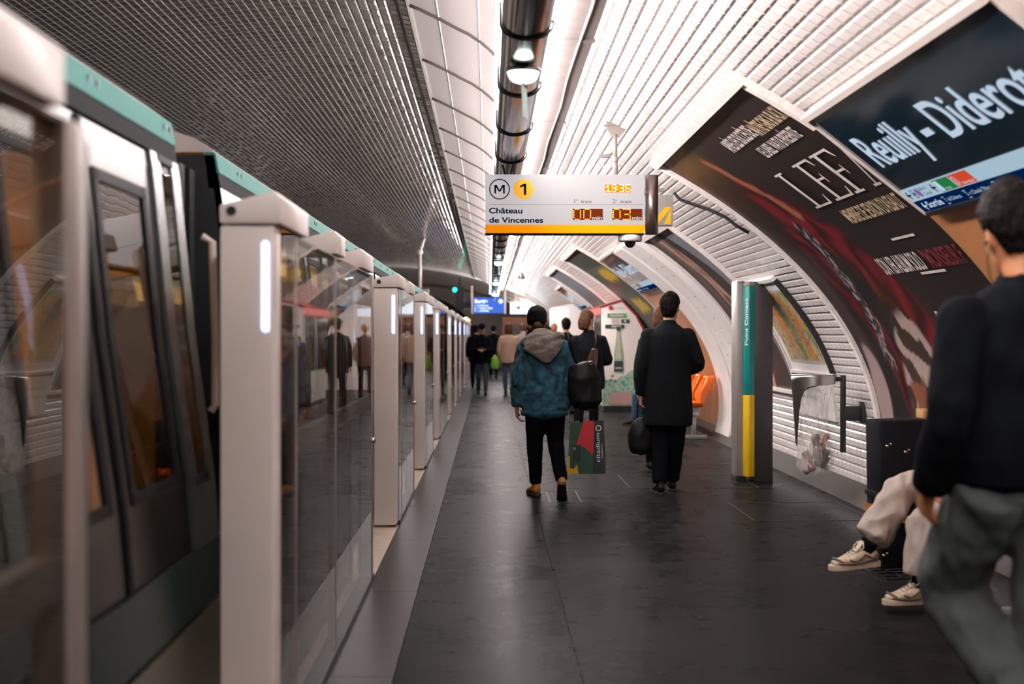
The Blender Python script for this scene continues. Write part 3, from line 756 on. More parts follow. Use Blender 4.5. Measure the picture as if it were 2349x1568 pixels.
obj('cord', MB().tube([(1.04,.03,EYE+1.62),(1.03,.03,EYE+1.5),(1.035,.03,EYE+1.2)], .004, 6), M_GREY, t)

# ================================================================== STATION NAME SIGNS
TT, BB = Vector((1.77,0,EYE+1.19)), Vector((2.42,0,EYE+.68)); LS = (BB-TT).length
NRM = Vector((-(BB-TT).z*-1, 0, (BB-TT).x)).normalized()
NRM = Vector(((BB-TT).z, 0, -(BB-TT).x)).normalized()   # towards the platform
def sgn(off): 
    def f(u, q):  # u from the far end, q upwards from the top edge (negative = down)
        p = TT+(BB-TT)*(-q/LS)+NRM*off; return Vector((p.x, 2.85-u, p.z))
    return f
def slab2(mb, u0, u1, q0, q1, o0, o1):
    i = len(mb.v)
    for o in (o0, o1):
        f = sgn(o); mb.v += [tuple(f(*p)) for p in ((u0,q0),(u1,q0),(u1,q1),(u0,q1))]
    mb.f += [(i,i+1,i+2,i+3),(i+4,i+5,i+6,i+7)]+[(i+k,i+(k+1)%4,i+4+(k+1)%4,i+4+k) for k in range(4)]; return mb
M_SLIT = emit_mat('sign_white_lit', (.60,.74,.90), .62)
ns = thing('station_name_sign', 'huge glossy dark blue station name sign reading Reuilly-Diderot, nearest on the vault', 'sign', (0, 5.0, 0), group='station name signs along the vault')
face = obj('face', slab2(MB(), 0, 2.85, 0, -LS, -.03, 0), pm('sign_navy', (.006,.017,.028), .08, var=.05, coat=.5), ns)
hs = MB(); slab2(hs, -.02, 2.87, .035, -.0, -.12, .03); slab2(hs, -.02, 0, .035, -LS-.01, -.12, .012); slab2(hs, 2.85, 2.87, .035, -LS-.01, -.12, .012)
obj('casing', hs, pm('casing_cream', (.62,.55,.50), .4), ns)
obj('lower_edge', slab2(MB(), -.02, 2.87, -LS, -LS-.03, -.12, .008), M_BLACK, ns)
mb = MB(); f = sgn(.003)
flip_text(mb, text_geo('Reuilly', .238, bold=.014, width=.83), f, .19, -.457)
flat(mb, [rect(1.11,1.235,-.40,-.355)], f)
flip_text(mb, text_geo('Diderot', .238, bold=.014, width=1.16), f, 1.35, -.457)
obj('name_text', mb, M_SLIT, ns, fix=False)
bw = obj('direction_band', flat(MB(), [rect(.01,2.84,-.735,-.635)], f), emit_mat('band_lit', (.50,.68,.82), .55), ns, fix=False)
bb_ = obj('exit_band', flat(MB(), [rect(.01,2.84,-.822,-.7355)], f), emit_mat('band_blue', (.0,.018,.09), .55), ns, fix=False)
f2 = sgn(.005); mb = MB()
def arrow(mb, x, z, h, f):
    flat(mb, [[(x,z),(x+h*.45,z+h*.45),(x+h*.58,z+h*.32),(x+h*.28,z+.0),(x+h*.58,z-h*.32),(x+h*.45,z-h*.45)], rect(x+h*.2,x+h*.9,z-h*.09,z+h*.09)], f)
arrow(mb, .04, -.685, .075, f2); flat(mb, disc(.17,-.685,.034,20,.028), f2); flip_text(mb, text_geo('M', .03, bold=.04, width=.034), f2, .153, -.70)
flip_text(mb, text_geo('Balard', .026, width=.12), f2, .29, -.676); flip_text(mb, text_geo('Créteil', .026, width=.12), f2, .30, -.717)
arrow(mb, .47, -.685, .075, f2)
obj('direction_text', mb, M_NAVY, bw, fix=False)
obj('line_badge', flat(MB(), disc(.245,-.685,.034,20), f2), pm('line_purple', (.25,.14,.55), .5), bw, fix=False)
obj('ticket_badge', flat(MB(), [rect(.56,.80,-.728,-.642)], f2), emit_mat('green_lit', (.02,.22,.06), .6), bw, fix=False)
obj('information_badge', flat(MB(), [rect(.81,1.08,-.728,-.642)], f2), emit_mat('red_lit', (.75,.08,.03), .6), bw, fix=False)
f3 = sgn(.007); mb = MB()
flat(mb, [rect(.57,.625,-.722,-.648)], f3); flip_text(mb, text_geo('Vente', .022, width=.08), f3, .645, -.72)
flat(mb, disc(.85,-.685,.032,20,.026), f3); flip_text(mb, text_geo('i', .035, bold=.05), f3, .843, -.702); flip_text(mb, text_geo('Information', .022, width=.16), f3, .90, -.72)
arrow(mb, .09, -.78, .07, f3); flip_text(mb, text_geo('Sortie', .048, bold=.03, width=.24), f3, .17, -.80)
for x, nn, tx_, w in ((.45,'1','bd Diderot',.20),(.78,'2','r. Claude Tillier',.28),(1.19,'3','r. de Reuilly',.24)):
    flip_text(mb, text_geo(nn, .028, bold=.02), f3, x+.012, -.792)
    flat(mb, [rect(x,x+.04,-.81,-.806), rect(x,x+.04,-.758,-.754)], f3)
    flip_text(mb, text_geo(tx_, .026, width=w), f3, x+.06, -.792)
obj('band_text', mb, M_SLIT, bb_, fix=False)
for dy, lb in ((14.9,'second station name sign, tilted small beyond the white arch above the orange wall panel'),(29.7,'third and smallest station name sign high above the drinks machines')):
    c = copy_tree(ns); c.location.y = 5.0+dy; c['label'] = lb

# ================================================================== POSTERS ON THE VAULT
M_PRINT = attr_mat('printed_paper', .5, .06)
M_MOULD = pm('plaster_moulding', (.78,.72,.68), .5, var=.1, scale=14, bump=.5, bscale=30)
def frame(name, s0, s1, y0, y1, w=.09, th=.055, parent=None, top=.09, near0=None):
    mb = MB()
    vault_slab(mb, s1, s1+top, y0-w, y1+w, -.01, th); vault_slab(mb, s0-w*.6, s0, y0-w, y1+w, -.01, th)
    vault_slab(mb, s0, s1, y1, y1+w, -.01, th*.8); vault_slab(mb, near0 or s0, s1, y0-w, y0, -.01, th*.8)
    return obj(name, mb, M_MOULD, parent)
def seg(u, v, pts):
    best = 9; tt = 0
    for k in range(len(pts)-1):
        (a, b), (c, d) = pts[k], pts[k+1]; l = (c-a)**2+(d-b)**2; t = max(0, min(1, ((u-a)*(c-a)+(v-b)*(d-b))/l))
        e = math.hypot(u-a-(c-a)*t, v-b-(d-b)*t)
        if e < best: best = e; tt = (k+t)/(len(pts)-1)
    return best, tt
def nz(x, y, z=0.0): return noise.noise(Vector((x, y, z)))
def poster1(u, v):
    x, y = u*3.9, v*3.0           # metres from the far bottom corner
    c = mixc((.020,.017,.017), (.030,.020,.017), sm(.2,.9,v+nz(x,y)*.3))
    c = mixc(c, (.12,.060,.022), sm(.55,.95,v)*sm(.36,.02,u)*(.75+nz(x*2,y*2)*.6))
    c = mixc(c, (.26,.15,.04), max(0, 1-math.hypot((x-.75)/.7,(y-2.75)/.28))*.55)
    c = mixc(c, (.07,.035,.035), sm(.30,.05,abs(x-2.35-(1.2-y)*.1))*sm(1.5,.4,y)*.9)
    c = mixc(c, (.085,.055,.06), sm(.22,.0,abs(x-.28))*sm(2.3,1.4,y)*.9)
    w = nz(x*1.6,y*1.6,3)*.12
    d, t = seg(x+w, y, [(1.15,2.25),(1.45,1.9),(1.75,1.55),(1.95,1.1),(2.0,.55),(1.95,0)])
    fold = .5+.5*math.sin(14*(x+w*3)+5*math.sin(y*3)+nz(x*3,y*3)*4)
    k = sm(.34+.12*t, .22+.1*t, d); c = mixc(c, mixc((.035,.004,.006), (.26,.012,.02), fold), k)
    d, t = seg(x+w, y, [(.85,1.75),(.75,1.2),(.9,.75),(1.05,.25)])
    k = sm(.26, .14, d); c = mixc(c, mixc((.03,.004,.006), (.20,.010,.018), .5+.5*math.sin(17*x+3*y+nz(x*4,y*4)*4)), k)
    d, t = seg(x, y, [(1.12,2.72),(1.25,2.45),(1.38,2.2),(1.5,2.0)])
    k = sm(.13, .05, d+abs(nz(x*5,y*5))*.10); c = mixc(c, (.50,.19,.10), k*.95)
    d, t = seg(x, y, [(1.20,1.85),(1.05,1.45),(.95,1.0),(.82,.6)])
    sp = sm(-.1,.35,nz(x*16,y*16)); k = sm(.11+.04*t, .05, d+nz(x*6,y*6)*.05); c = mixc(c, mixc((.03,.03,.035), (.55,.50,.50), sp), k)
    d, t = seg(x, y, [(1.75,.75),(1.35,.55),(1.2,.2)])
    k = sm(.28, .2, d+nz(x*4,y*4)*.08); c = mixc(c, mixc((.06,.04,.035), (.62,.52,.47), sm(-.05,.15,math.sin(12*y+9*x+nz(x*5,y*5)*3))), k)
    c = mixc(c, (.55,.44,.42), sm(1,.75,math.hypot((x-.22)/.24,(y-.25)/.5+nz(x*3,y*3)*.3)))
    c = mixc(c, (.34,.13,.07), sm(1,.6,math.hypot((x-1.35)/.3,(y-.22)/.22)+nz(x*7,y*7)*.8))
    return (c[0]*.55, c[1]*.5, c[2]*.5)
ps = thing('wall_poster', 'big curved dark music poster with red cloth and tall white capitals', 'poster', (0,0,0))
colour_grid('print', .216, 3.21, 12.0, 8.10, .014, poster1, M_PRINT, ps, res=.025)
frame('frame', .216, 3.21, 8.10, 12.0, parent=ps, near0=2.72)
PF = lambda off: (lambda y, s: vp(s, y, off))
def wall_text(mb, txt, yfar, ynear, s, cap, bold=.02, off=.022, **k):
    g = text_geo(txt, cap, bold=bold, width=abs(yfar-ynear), **k)
    return flip_text(mb, g, lambda x, y: vp(s+y, yfar-x, off), 0, 0)
M_PW = pm('poster_white', (.62,.55,.52), .5, var=.05); M_PG = pm('poster_gold', (.50,.38,.24), .5, var=.05); M_PR = pm('poster_red', (.18,.012,.02), .5)
mb = MB()
wall_text(mb, 'APRÈS LES SUCCÈS DE', 9.93, 9.05, 2.895, .125, bold=.03)
wall_text(mb, 'LE LABEL WATI B PRÉSENTE', 9.47, 8.42, 2.72, .105, bold=.03)
def serif(mb, ch, y0, w, s0, h):
    """tall thin serif capitals cut for the poster: strokes given in a 0..1 box"""
    St, Th = .135, .05
    S = {'L': [rect(.16,.16+St,0,1), rect(0,.42,0,Th), rect(0,.42,1-Th,1), rect(.16,.86,0,Th), [(.80,0),(.88,0),(.92,.24),(.89,.24),(.80,.06)]],
         'E': [rect(.16,.16+St,0,1), rect(0,.86,0,Th), rect(0,.80,1-Th,1), rect(.2,.6,.50,.50+Th), [(.80,0),(.86,0),(.92,.22),(.89,.22),(.78,.05)], [(.74,1),(.80,1),(.84,.80),(.81,.80),(.70,.96)], [(.56,.42),(.60,.40),(.60,.64),(.56,.62)]],
         'F': [rect(.16,.16+St,0,1), rect(0,.42,0,Th), rect(0,.82,1-Th,1), rect(.2,.62,.49,.49+Th), [(.76,1),(.82,1),(.87,.78),(.84,.78),(.72,.96)], [(.58,.41),(.62,.39),(.62,.63),(.58,.61)]],
         'A': [[(.10,0),(.15,0),(.50,.93),(.50,1),(.47,1)], rect(0,.28,0,Th)]}[ch]
    def sub(p):  # add points so long strokes follow the curve of the wall
        return [(y0-a*w, s0+b*h) for a, b in p]
    flat(mb, [sub(p) for p in S], lambda y, s: vp(s, y, .024))
for ch, y0 in (('L',9.86),('E',9.29),('F',8.80)): serif(mb, ch, y0, .50, 2.20, .38)
serif(mb, 'A', 8.37, .50, 2.20, .38)
wall_text(mb, 'SON 1ER ALBUM SOLO', 9.83, 8.90, 1.53, .145, bold=.02)
flat(mb, [[(9.09,1.785),(8.61,1.785),(8.61,1.805),(9.09,1.805)], [(9.12,1.49),(8.63,1.49),(8.63,1.51),(9.12,1.51)]], PF(.022))
wall_text(mb, 'EN CO', 9.43, 9.15, 1.10, .10, bold=.02)
obj('white_lettering', mb, M_PW, ps, fix=False)
mb = MB(); wall_text(mb, 'MAÎTRE GIMS & BLACK M,', 9.02, 8.13, 2.875, .125, bold=.03); wall_text(mb, "MEMBRE DE SEXION D'ASSAUT", 9.50, 8.24, 1.995, .125, bold=.02)
obj('gold_lettering', mb, M_PG, ps, fix=False)
obj('red_lettering', wall_text(MB(), '"MONSIEUR F', 8.83, 8.14, 1.53, .145, bold=.02), M_PR, ps, fix=False)

def poster2(u, v):
    x, y = u*2.25, v*2.3; w = nz(x*2,y*2)*.12
    c = mixc((.050,.034,.030), (.028,.020,.019), v)
    c = mixc(c, mixc((.30,.165,.125), (.46,.28,.22), .5+nz(x*5,y*5)), sm(.28,.18,abs(x+w-(.85+.12*math.sin(y*2)))))
    c = mixc(c, (.05,.03,.03), sm(.07,.03,abs(x-.9+nz(y*4,x*4)*.25))*.8)
    c = mixc(c, (.12,.08,.065), sm(.16,.05,abs(x-.42))*.6)
    c = mixc(c, (.17,.175,.20), sm(.0,.05,x-1.55-(2.3-y)*.20+.25*sm(1.3,2.3,y)))
    return c
ps = thing('wall_poster', 'curved portrait poster in grey, brown and pink behind the contact column', 'poster')
colour_grid('print', .36, 2.67, 17.35, 15.13, .014, poster2, M_PRINT, ps, res=.03); frame('frame', .36, 2.67, 15.13, 17.35, parent=ps, w=.06)
def poster3(u, v):
    x, y = u*3.9, v*3.0
    c = mixc((.040,.047,.030), (.028,.034,.024), .5+nz(x,y))
    for cy, cx, a, b in ((2.25,2.4,.9,.18),(1.45,2.2,.8,.16)):
        c = mixc(c, (.42,.27,.01), sm(1.1,.8,max(abs(x-cx)/a,abs(y-cy)/b)+nz(x*6,y*6)*.5))
    return mixc(c, (.20,.17,.14), sm(1.0,.2,y)*.8)
ps = thing('wall_poster', 'dark green curved poster with yellow blocks beside the second name sign', 'poster')
colour_grid('print', .216, 3.21, 27.2, 23.35, .014, poster3, M_PRINT, ps, res=.06); frame('frame', .216, 3.21, 23.35, 27.2, parent=ps)
def poster4(u, v):
    x, y = u*3.9, v*3.0
    c = mixc((.14,.15,.17), (.075,.05,.05), sm(2.5,1.6,y+nz(x*2,y*2)*.6))
    c = mixc(c, (.22,.17,.16), sm(1.9,1.2,y+nz(x,y)*.5)); return mixc(c, (.05,.055,.07), sm(.15,.05,abs(y-1.3+nz(x*3,0)*.2)))
ps = thing('wall_poster', 'blurred grey and mauve curved poster above the red edged drinks machine', 'poster')
colour_grid('print', .216, 3.21, 34.4, 30.4, .014, poster4, M_PRINT, ps, res=.08); frame('frame', .216, 3.21, 30.4, 34.4, parent=ps)
# transit map and the white notice under it
def mapc(u, v):
    x, y = u*1.75, v*1.0; c = mixc((.50,.36,.16), (.44,.34,.20), .5+nz(x*9,y*9)*1.4)
    c = mixc(c, (.16,.30,.07), sm(.16,.28,nz(x*3.2,y*3.2,5))); c = mixc(c, (.62,.25,.05), sm(.15,.32,nz(x*2.6+4,y*2.6,9)))
    ln = min(abs(nz(x*3,y*3,k*7)) for k in (1,2,3)); c = mixc(c, (.22,.15,.12), sm(.020,.006,ln)*.8)
    c = mixc(c, (.10,.12,.2), sm(.30,.36,nz(x*22,y*22,2)))
    if x < .05 or y < .03 or y > .97: c = (.5,.46,.43)
    return c
mp = thing('transit_map', 'colourful curved district map in a white frame behind the contact column', 'map')
colour_grid('print', .70, 1.55, 14.95, 13.42, .03, mapc, M_PRINT, mp, res=.018)
mb = MB(); vault_slab(mb, .60, 1.69, 13.30, 15.08, .0, .026); vault_slab(mb, 1.66, 1.70, 13.28, 15.09, .0, .05); vault_slab(mb, .58, .61, 13.28, 15.09, .0, .05)
obj('board', mb, M_WHITE2, mp)
mb = MB(); vault_slab(mb, .60, 1.66, 13.27, 13.30, .0, .048); obj('frame_edge', mb, M_BLACK, mp)
mb = MB(); vault_slab(mb, .12, .54, 13.55, 15.08, .0, .03)
nt_ = thing('notice_board', 'plain white notice board low on the tiles under the transit map', 'notice board')
obj('board', mb, M_WHITE2, nt_)
mb = MB(); wall_text(mb, 'Demandez votre plan', 14.9, 14.0, .40, .05, off=.032); wall_text(mb, 'au point contact', 14.9, 14.2, .31, .05, off=.032); 
obj('notice_text', mb, pm('pale_grey_print', (.4,.38,.38), .5), nt_, fix=False)
# smooth white plaster arch bands with a seam and bolt holes
for k, (y0, lb) in enumerate(((17.5,''),(2.3,''),(32.7-.0,''))):
    if k == 2: continue
    mb = MB(); vault_slab(mb, SMIN+.05, 2.80, y0, y0+1.28, .0, .10); vault_slab(mb, SMIN+.05, 2.80, y0+1.33, y0+2.45, .0, .12)
    struct('trim_%d' % (7+k), mb, M_PLASTER)
    mb = MB(); vault_slab(mb, SMIN+.05, 2.80, y0+1.28, y0+1.33, .0, .07)
    struct('trim_%d' % (9+k), mb, pm('arch_seam', (.42,.34,.26), .7, var=.4, scale=12))
    h = MB(); s = -.2
    while s < 2.6:
        for yy in (y0+.35, y0+.95): h.ball(tuple(vp(s, yy, .10)), .012, n=6, m=4)
        s += .19
    struct('trim_%d' % (11+k), h, M_GREY)
M_WOOD = pm('orange_wall_panel', (.46,.20,.075), .35, var=.14, scale=1.2, coat=.2)
for y0, y1, lb in ((5.0,8.0,'brown orange wall panel under the nearest station name sign'),(19.97,23.25,'orange wall panel behind the row of orange seats'),(34.6,38.2,'orange wall panel beyond the drinks machines')):
    mb = MB()
    for a in range(3):
        vault_slab(mb, -.42, 1.96, y0+(y1-y0)*a/3+.003, y0+(y1-y0)*(a+1)/3-.003, .0, .045)
    props(obj('wall_panel', mb, M_WOOD), lb, 'wall panel')

# ================================================================== CONTACT COLUMN
cc = thing('help_point_column', 'tall grey contact column with teal and yellow band and white vertical lettering', 'help point', (0, 13.94, 0))
M_TEALB = pm('column_teal', (.0,.20,.19), .35, var=.03); M_YELB = pm('column_yellow', (.85,.55,.01), .35, var=.03)
obj('left_shell', MB().box(2.436,2.50,.02,.32,.05,1.965), pm('column_grey', (.34,.31,.29), .35, metal=.4), cc, bevel=.006)
obj('right_shell', MB().box(2.605,2.79,.0,.30,.0,1.965), pm('column_dark_grey', (.045,.042,.042), .35, metal=.3), cc, bevel=.008)
bp_ = [(2.497,.03),(2.513,-.045),(2.548,-.06),(2.606,-.02),(2.606,.3),(2.497,.3)]
for z0, z1, m, nm in ((.855,1.92,M_TEALB,'teal_band'),(.052,.853,M_YELB,'yellow_band'),(.0,.05,M_BLACK,'base'),(1.922,1.965,pm('column_cap',(.25,.22,.21),.4),'cap')):
    bb = obj(nm, MB().prism(bp_, z0, z1, 'z'), m, cc, bevel=.003)
    if nm == 'teal_band': tb2 = bb
g = text_geo('Point Contact', .026, bold=.03, width=.46)
mb = MB(); flip_text(mb, (([(x, y) for x, y in g[0]]), g[1]), lambda x, y: (2.531-y*1.0, -.0545-(.531-.0-.531)*0-.004, 1.34+x), 0, 0)
for k, p in enumerate(mb.v): mb.v[k] = (p[0], -.045-.43*(p[0]-2.513)-.003, p[2])
obj('lettering', mb, pm('white_print', (.85,.85,.83), .4), tb2, fix=False)
obj('foot', MB().box(2.43,2.61,.0,.31,.0,.03), M_BLACK, cc)
obj('top_strip', MB().prism([(2.44,.0),(2.50,-.02),(2.50,.32),(2.44,.32)], 1.966, 1.975, 'z'), M_WHITE2, cc)

# ================================================================== WASTE BAG HOLDER
wb = thing('waste_bag_holder', 'stainless waste bag ring on a black wall bracket, right of the contact column', 'waste bin', (2.87, 12.55, 0))
R_ = .19
def sh(a, b):
    ph = 2*PI*a; d = min(abs(ph-PI*1.02), 2*PI-abs(ph-PI*1.02)); dep = .075+.50*math.exp(-(d/.50)**2)+.06*math.exp(-(d/1.3)**2)
    return ((R_+.004)*math.cos(ph)*(1-.22*b*math.exp(-(d/.6)**2)), (R_+.004)*math.sin(ph), 1.085-dep*b)
shm = MB().grid(sh, 48, 10)
o = obj('steel_collar', shm, M_STEEL, wb, smooth=True); md = o.modifiers.new('s', 'SOLIDIFY'); md.thickness = .003
obj('rim', MB().tube([(R_*math.cos(a*PI/18), R_*math.sin(a*PI/18), 1.088) for a in range(37)], .008, 8, caps=False), M_STEEL, wb, smooth=True)
bk = MB().box(.245,.287,-.02,.03,.40,1.085); bk.box(.19,.25,-.02,.02,1.03,1.07); bk.box(.255,.285,-.03,.04,.90,1.04)
obj('upright', bk, M_BLACK, wb, bevel=.003)
obj('wall_arm', MB().box(.288,.47,-.015,.025,.68,.81), M_BLACK, wb, bevel=.003)
obj('wall_plate', MB().box(.42,.475,-.05,.06,.66,.85), M_BLACK, wb, bevel=.003)
bm_ = bpy.data.materials.new('clear_bag_film'); bm_.use_nodes = True; nt = bm_.node_tree; b = nt.nodes['Principled BSDF']
b.inputs['Base Color'].default_value = (.85,.80,.76,1); b.inputs['Roughness'].default_value = .25
_n = nt.nodes.new('ShaderNodeTexNoise'); _n.inputs['Scale'].default_value = 6; _tc = nt.nodes.new('ShaderNodeTexCoord'); _mp = nt.nodes.new('ShaderNodeMapping'); _mp.inputs['Scale'].default_value = (6,6,.8)
nt.links.new(_tc.outputs['Object'], _mp.inputs[0]); nt.links.new(_mp.outputs[0], _n.inputs['Vector'])
_r = nt.nodes.new('ShaderNodeMapRange'); _r.inputs[1].default_value = .35; _r.inputs[2].default_value = .7; _r.inputs[3].default_value = .08; _r.inputs[4].default_value = .40
nt.links.new(_n.outputs['Fac'], _r.inputs[0]); nt.links.new(_r.outputs[0], b.inputs['Alpha'])
def bagf(a, b):
    ph = 2*PI*a; rr = R_-.012; z = 1.075-.865*b
    prof_ = 1-.35*sm(0,.35,b)+.22*sm(.45,.8,b)-.25*sm(.93,1,b)
    r = rr*prof_*(1+.06*math.sin(11*ph+2*math.sin(6*b))*sm(0,.2,b)+.05*nz(math.cos(ph)*3,math.sin(ph)*3,b*8))
    return (r*math.cos(ph)+.02*b, r*math.sin(ph)*.85, z+.02*math.sin(3*ph)*b)
o = obj('bag', MB().grid(bagf, 60, 40), bm_, wb, smooth=True)
MI = {'bottle': pm('rubbish_bottle', (.45,.42,.38), .2, var=.2), 'cup': pm('rubbish_paper', (.50,.42,.34), .6, var=.25, bump=.4), 'can': pm('rubbish_can', (.30,.10,.08), .3, metal=.6, var=.5, scale=20), 'dark': pm('rubbish_dark', (.05,.045,.04), .5, var=.4)}
random.seed(11)
names = 2*['drink_bottle','paper_cup','drink_can','drink_bottle','paper_cup','crumpled_wrapper','drink_bottle','crumpled_wrapper','paper_cup','drink_can','crumpled_wrapper']
labs = {'drink_bottle':('plastic drink bottle lying in the clear rubbish bag','bottle','bottles in the clear rubbish bag'),'paper_cup':('paper cup in the clear rubbish bag','cup','cups in the clear rubbish bag'),'drink_can':('drink can in the clear rubbish bag','can','cans in the clear rubbish bag'),'crumpled_wrapper':('crumpled paper wrapper in the clear rubbish bag','wrapper','wrappers in the clear rubbish bag')}
for k, nm in enumerate(names):
    a = random.random()*6.28; r = .085*random.random()**.5; z = .262+.0125*k
    mb = MB()
    if nm == 'drink_bottle': mb.lathe([(.02,-.085),(.028,-.08),(.028,.03),(.012,.065),(.012,.085)], n=12)
    elif nm == 'paper_cup': mb.lathe([(.026,-.05),(.036,.05),(.038,.052),(.030,.048)], n=14)
    elif nm == 'drink_can': mb.lathe([(.02,-.058),(.029,-.05),(.029,.048),(.024,.058)], n=14)
    else:
        mb.ball((0,0,0), .045, .035, .04, 10, 7); mb.v = [tuple(Vector(p)*(1+.5*nz(p[0]*40+k, p[1]*40, p[2]*40))) for p in mb.v]
    mb.xf(Matrix.Translation((2.885+r*math.cos(a), 12.55+r*math.sin(a)*.8, z)) @ Matrix.Rotation(random.uniform(-1.2,1.2),4,'X') @ Matrix.Rotation(random.uniform(-1,1),4,'Y'))
    m = MI['dark'] if k in (4,6,12,17,19) else MI['can' if nm == 'drink_can' else 'bottle' if nm == 'drink_bottle' else 'cup']
    l = labs[nm]; props(obj(nm, mb, m, smooth=True), l[0], l[1], l[2])

# ================================================================== SEATS
def bench(name, label, ys, group):
    t = thing(name, label, 'bench', (0, 0, 0), group=group)
    m_or = pm('orange_plastic', (.95,.17,.01), .22, var=.03, coat=.3)
    for y in ys:
        def f(a, b, y=y):
            w = (a-.5)*2; t_ = b; side_ = abs(w)
            if t_ < .5: x, z = 2.64+.34*t_/.5, .45-.03*math.sin(PI*t_/.5)
            else: q = (t_-.5)/.5; x, z = 2.98+.19*q, .45+.42*q
            k = math.sin(PI*(.15+.8*t_)); hw = .235*(1-.12*abs(t_-.5))*(1-.25*sm(.85,1,t_))
            x += -.15*side_**2*sm(.35,.7,t_); z += .09*side_**2*sm(.9,.2,t_)
            return (x, y+w*hw, z)
        s = MB().grid(f, 14, 22); o = obj('seat_shell', s, m_or, t, smooth=True); md = o.modifiers.new('s', 'SOLIDIFY'); md.thickness = .012
    y0, y1 = ys[0]-.3, ys[-1]+.3
    obj('beam', MB().box(2.80,2.88,y0,y1,.33,.38), M_GREY, t, bevel=.005)
    for y in ys: obj('seat_bracket', MB().box(2.74,2.94,y-.03,y+.03,.38,.412), M_GREY, t)
    for y in (y0+.25, y1-.25):
        l = MB(); l.box(2.81,2.87,y-.03,y+.03,.05,.33); l.box(2.62,3.02,y-.035,y+.035,.0,.05); obj('leg', l, M_GREY, t, bevel=.004)
    return t
bench('bench', 'row of orange plastic shell seats in front of the orange wall panel', [19.75,20.5,21.25,22.0,22.75], 'rows of shell seats')
bench('bench', 'row of orange shell seats under the nearest name sign, hidden by the big dark figure', [4.9,5.65,6.4,7.15], 'rows of shell seats')

# ================================================================== DRINKS MACHINES
def machine(y0, dy, label, art):
    t = thing('drinks_machine', label, 'vending machine', (0, y0, 0), group='drinks machines against the right wall')
    poly = [(2.14,.10),(2.12,1.955),(2.50,2.075),(2.77,1.79),(2.98,1.38),(3.08,.9),(3.08,.10)]
    obj('body', MB().prism(poly, 0, dy), M_WHITE, t, bevel=.01)
    obj('plinth', MB().box(2.16,3.0,.02,dy-.02,0,.10), M_BLACK, t)
    e = MB(); w = .035
    e.prism([(2.10,1.95),(2.49,2.072),(2.51,2.072),(2.775,1.79),(2.985,1.38),(3.01,1.39),(2.80,1.81),(2.515,2.105),(2.49,2.105),(2.09,1.98)], -.015, dy)
    obj('red_edging', e, pm('machine_red', (.30,.025,.02), .35), t)
    obj('window', MB().box(2.105,2.122,.12,dy-.12,.75,1.78), pm('machine_window', (.03,.05,.045), .1), t)
    obj('lit_header', MB().box(2.02,2.118,.03,dy-.03,1.84,1.95), emit_mat('machine_header', (1,.32,.28), .7), t)
    if not art: return t
    G = lambda d: (lambda a, b: (a-.11, -d, b))
    gl = pm('ad_green', (.03,.17,.07), .5); gd = pm('ad_dark_green', (.01,.045,.035), .5); pale = pm('ad_pale_green', (.33,.48,.36), .5, var=.25, scale=20)
    bt = [(-.075,.0),(-.085,.25),(-.078,.38),(-.055,.52),(-.040,.68),(-.030,.79),(.030,.79),(.040,.68),(.055,.52),(.078,.38),(.085,.25),(.075,.0)]
    cx, cz = 2.55, .73
    ad = obj('bottle_picture', flat(MB(), [[(cx+a, cz+b) for a, b in bt]], G(.019)), pm('bottle_glass_print', (.30,.44,.27), .4, var=.2, scale=12), t, fix=False)
    mb = MB(); bt2 = [(a*.72, b*.93+.02) for a, b in bt]; obj('bottle_highlight', flat(MB(), [[(cx+a*.9, cz+b+.0) for a, b in bt2 if b > .2]], G(.022)), pm('bottle_pale', (.52,.52,.42), .4, var=.1), ad, fix=False)
    obj('bottle_label', flat(MB(), [rect(cx-.085,cx+.085,cz+.02,cz+.22), rect(cx-.036,cx+.036,cz+.79,cz+.87)], G(.025)), gd, ad, fix=False)
    obj('label_lettering', flat(MB(), [rect(cx-.06,cx+.06,cz+.075,cz+.10)], G(.028)), M_PW, ad, fix=False)
    sp = MB()
    for a, b, r in ((2.36,.42,.15),(2.50,.30,.20),(2.68,.42,.22),(2.86,.52,.22),(2.30,.25,.1),(2.84,.30,.20)):
        _o = .0140+.0005*len(sp.f)
        flat(sp, [[(min(3.04,max(2.245,a+r*math.cos(q*PI/12))), max(.11,b+r*1.2*math.sin(q*PI/12))) for q in range(24)]], G(_o))
    obj('splash_picture', sp, pale, t, fix=False)
    sp = MB(); random.seed(3)
    for q in range(60):
        a, b, r = random.uniform(2.27,3.0), random.uniform(.2,.68), random.uniform(.012,.035)
        if abs(a-2.55) < .05: continue
        flat(sp, disc(a, b, r, 7), G(.0180+.0001*q))
    obj('splash_drop', sp, pm('ad_teal', (.12,.34,.28), .5, var=.5, scale=30), t, fix=False)['kind'] = 'stuff'
    obj('green_banner', flat(MB(), [rect(2.34,2.70,1.765,1.845)], G(.016)), pm('ad_green_mid', (.13,.33,.17), .5), t, fix=False)
    obj('dark_banner', flat(MB(), [rect(2.30,2.66,1.565,1.635), rect(2.60,2.755,1.665,1.735)], G(.016)), gd, t, fix=False)
    obj('banner_lettering', flat(MB(), [rect(2.39,2.64,1.79,1.82), rect(2.42,2.60,1.585,1.615), rect(2.42,2.56,1.66,1.74), rect(2.65,2.70,1.68,1.72)], G(.018)), M_PW, t, fix=False)
    obj('logo_ball', flat(MB(), disc(2.405,1.95,.042,20), G(.016)), pm('logo_red', (.5,.02,.02), .4), t, fix=False)
    obj('logo_text', flip_text(MB(), text_geo('selecta', .028, width=.22), G(.016), 2.47, 1.937), pm('logo_grey', (.3,.28,.28), .5), t, fix=False)
    obj('pink_notice', flat(MB(), [rect(2.38,2.80,.13,.36)], G(.027)), pm('notice_pink', (.50,.30,.27), .5), t, fix=False)
    return t
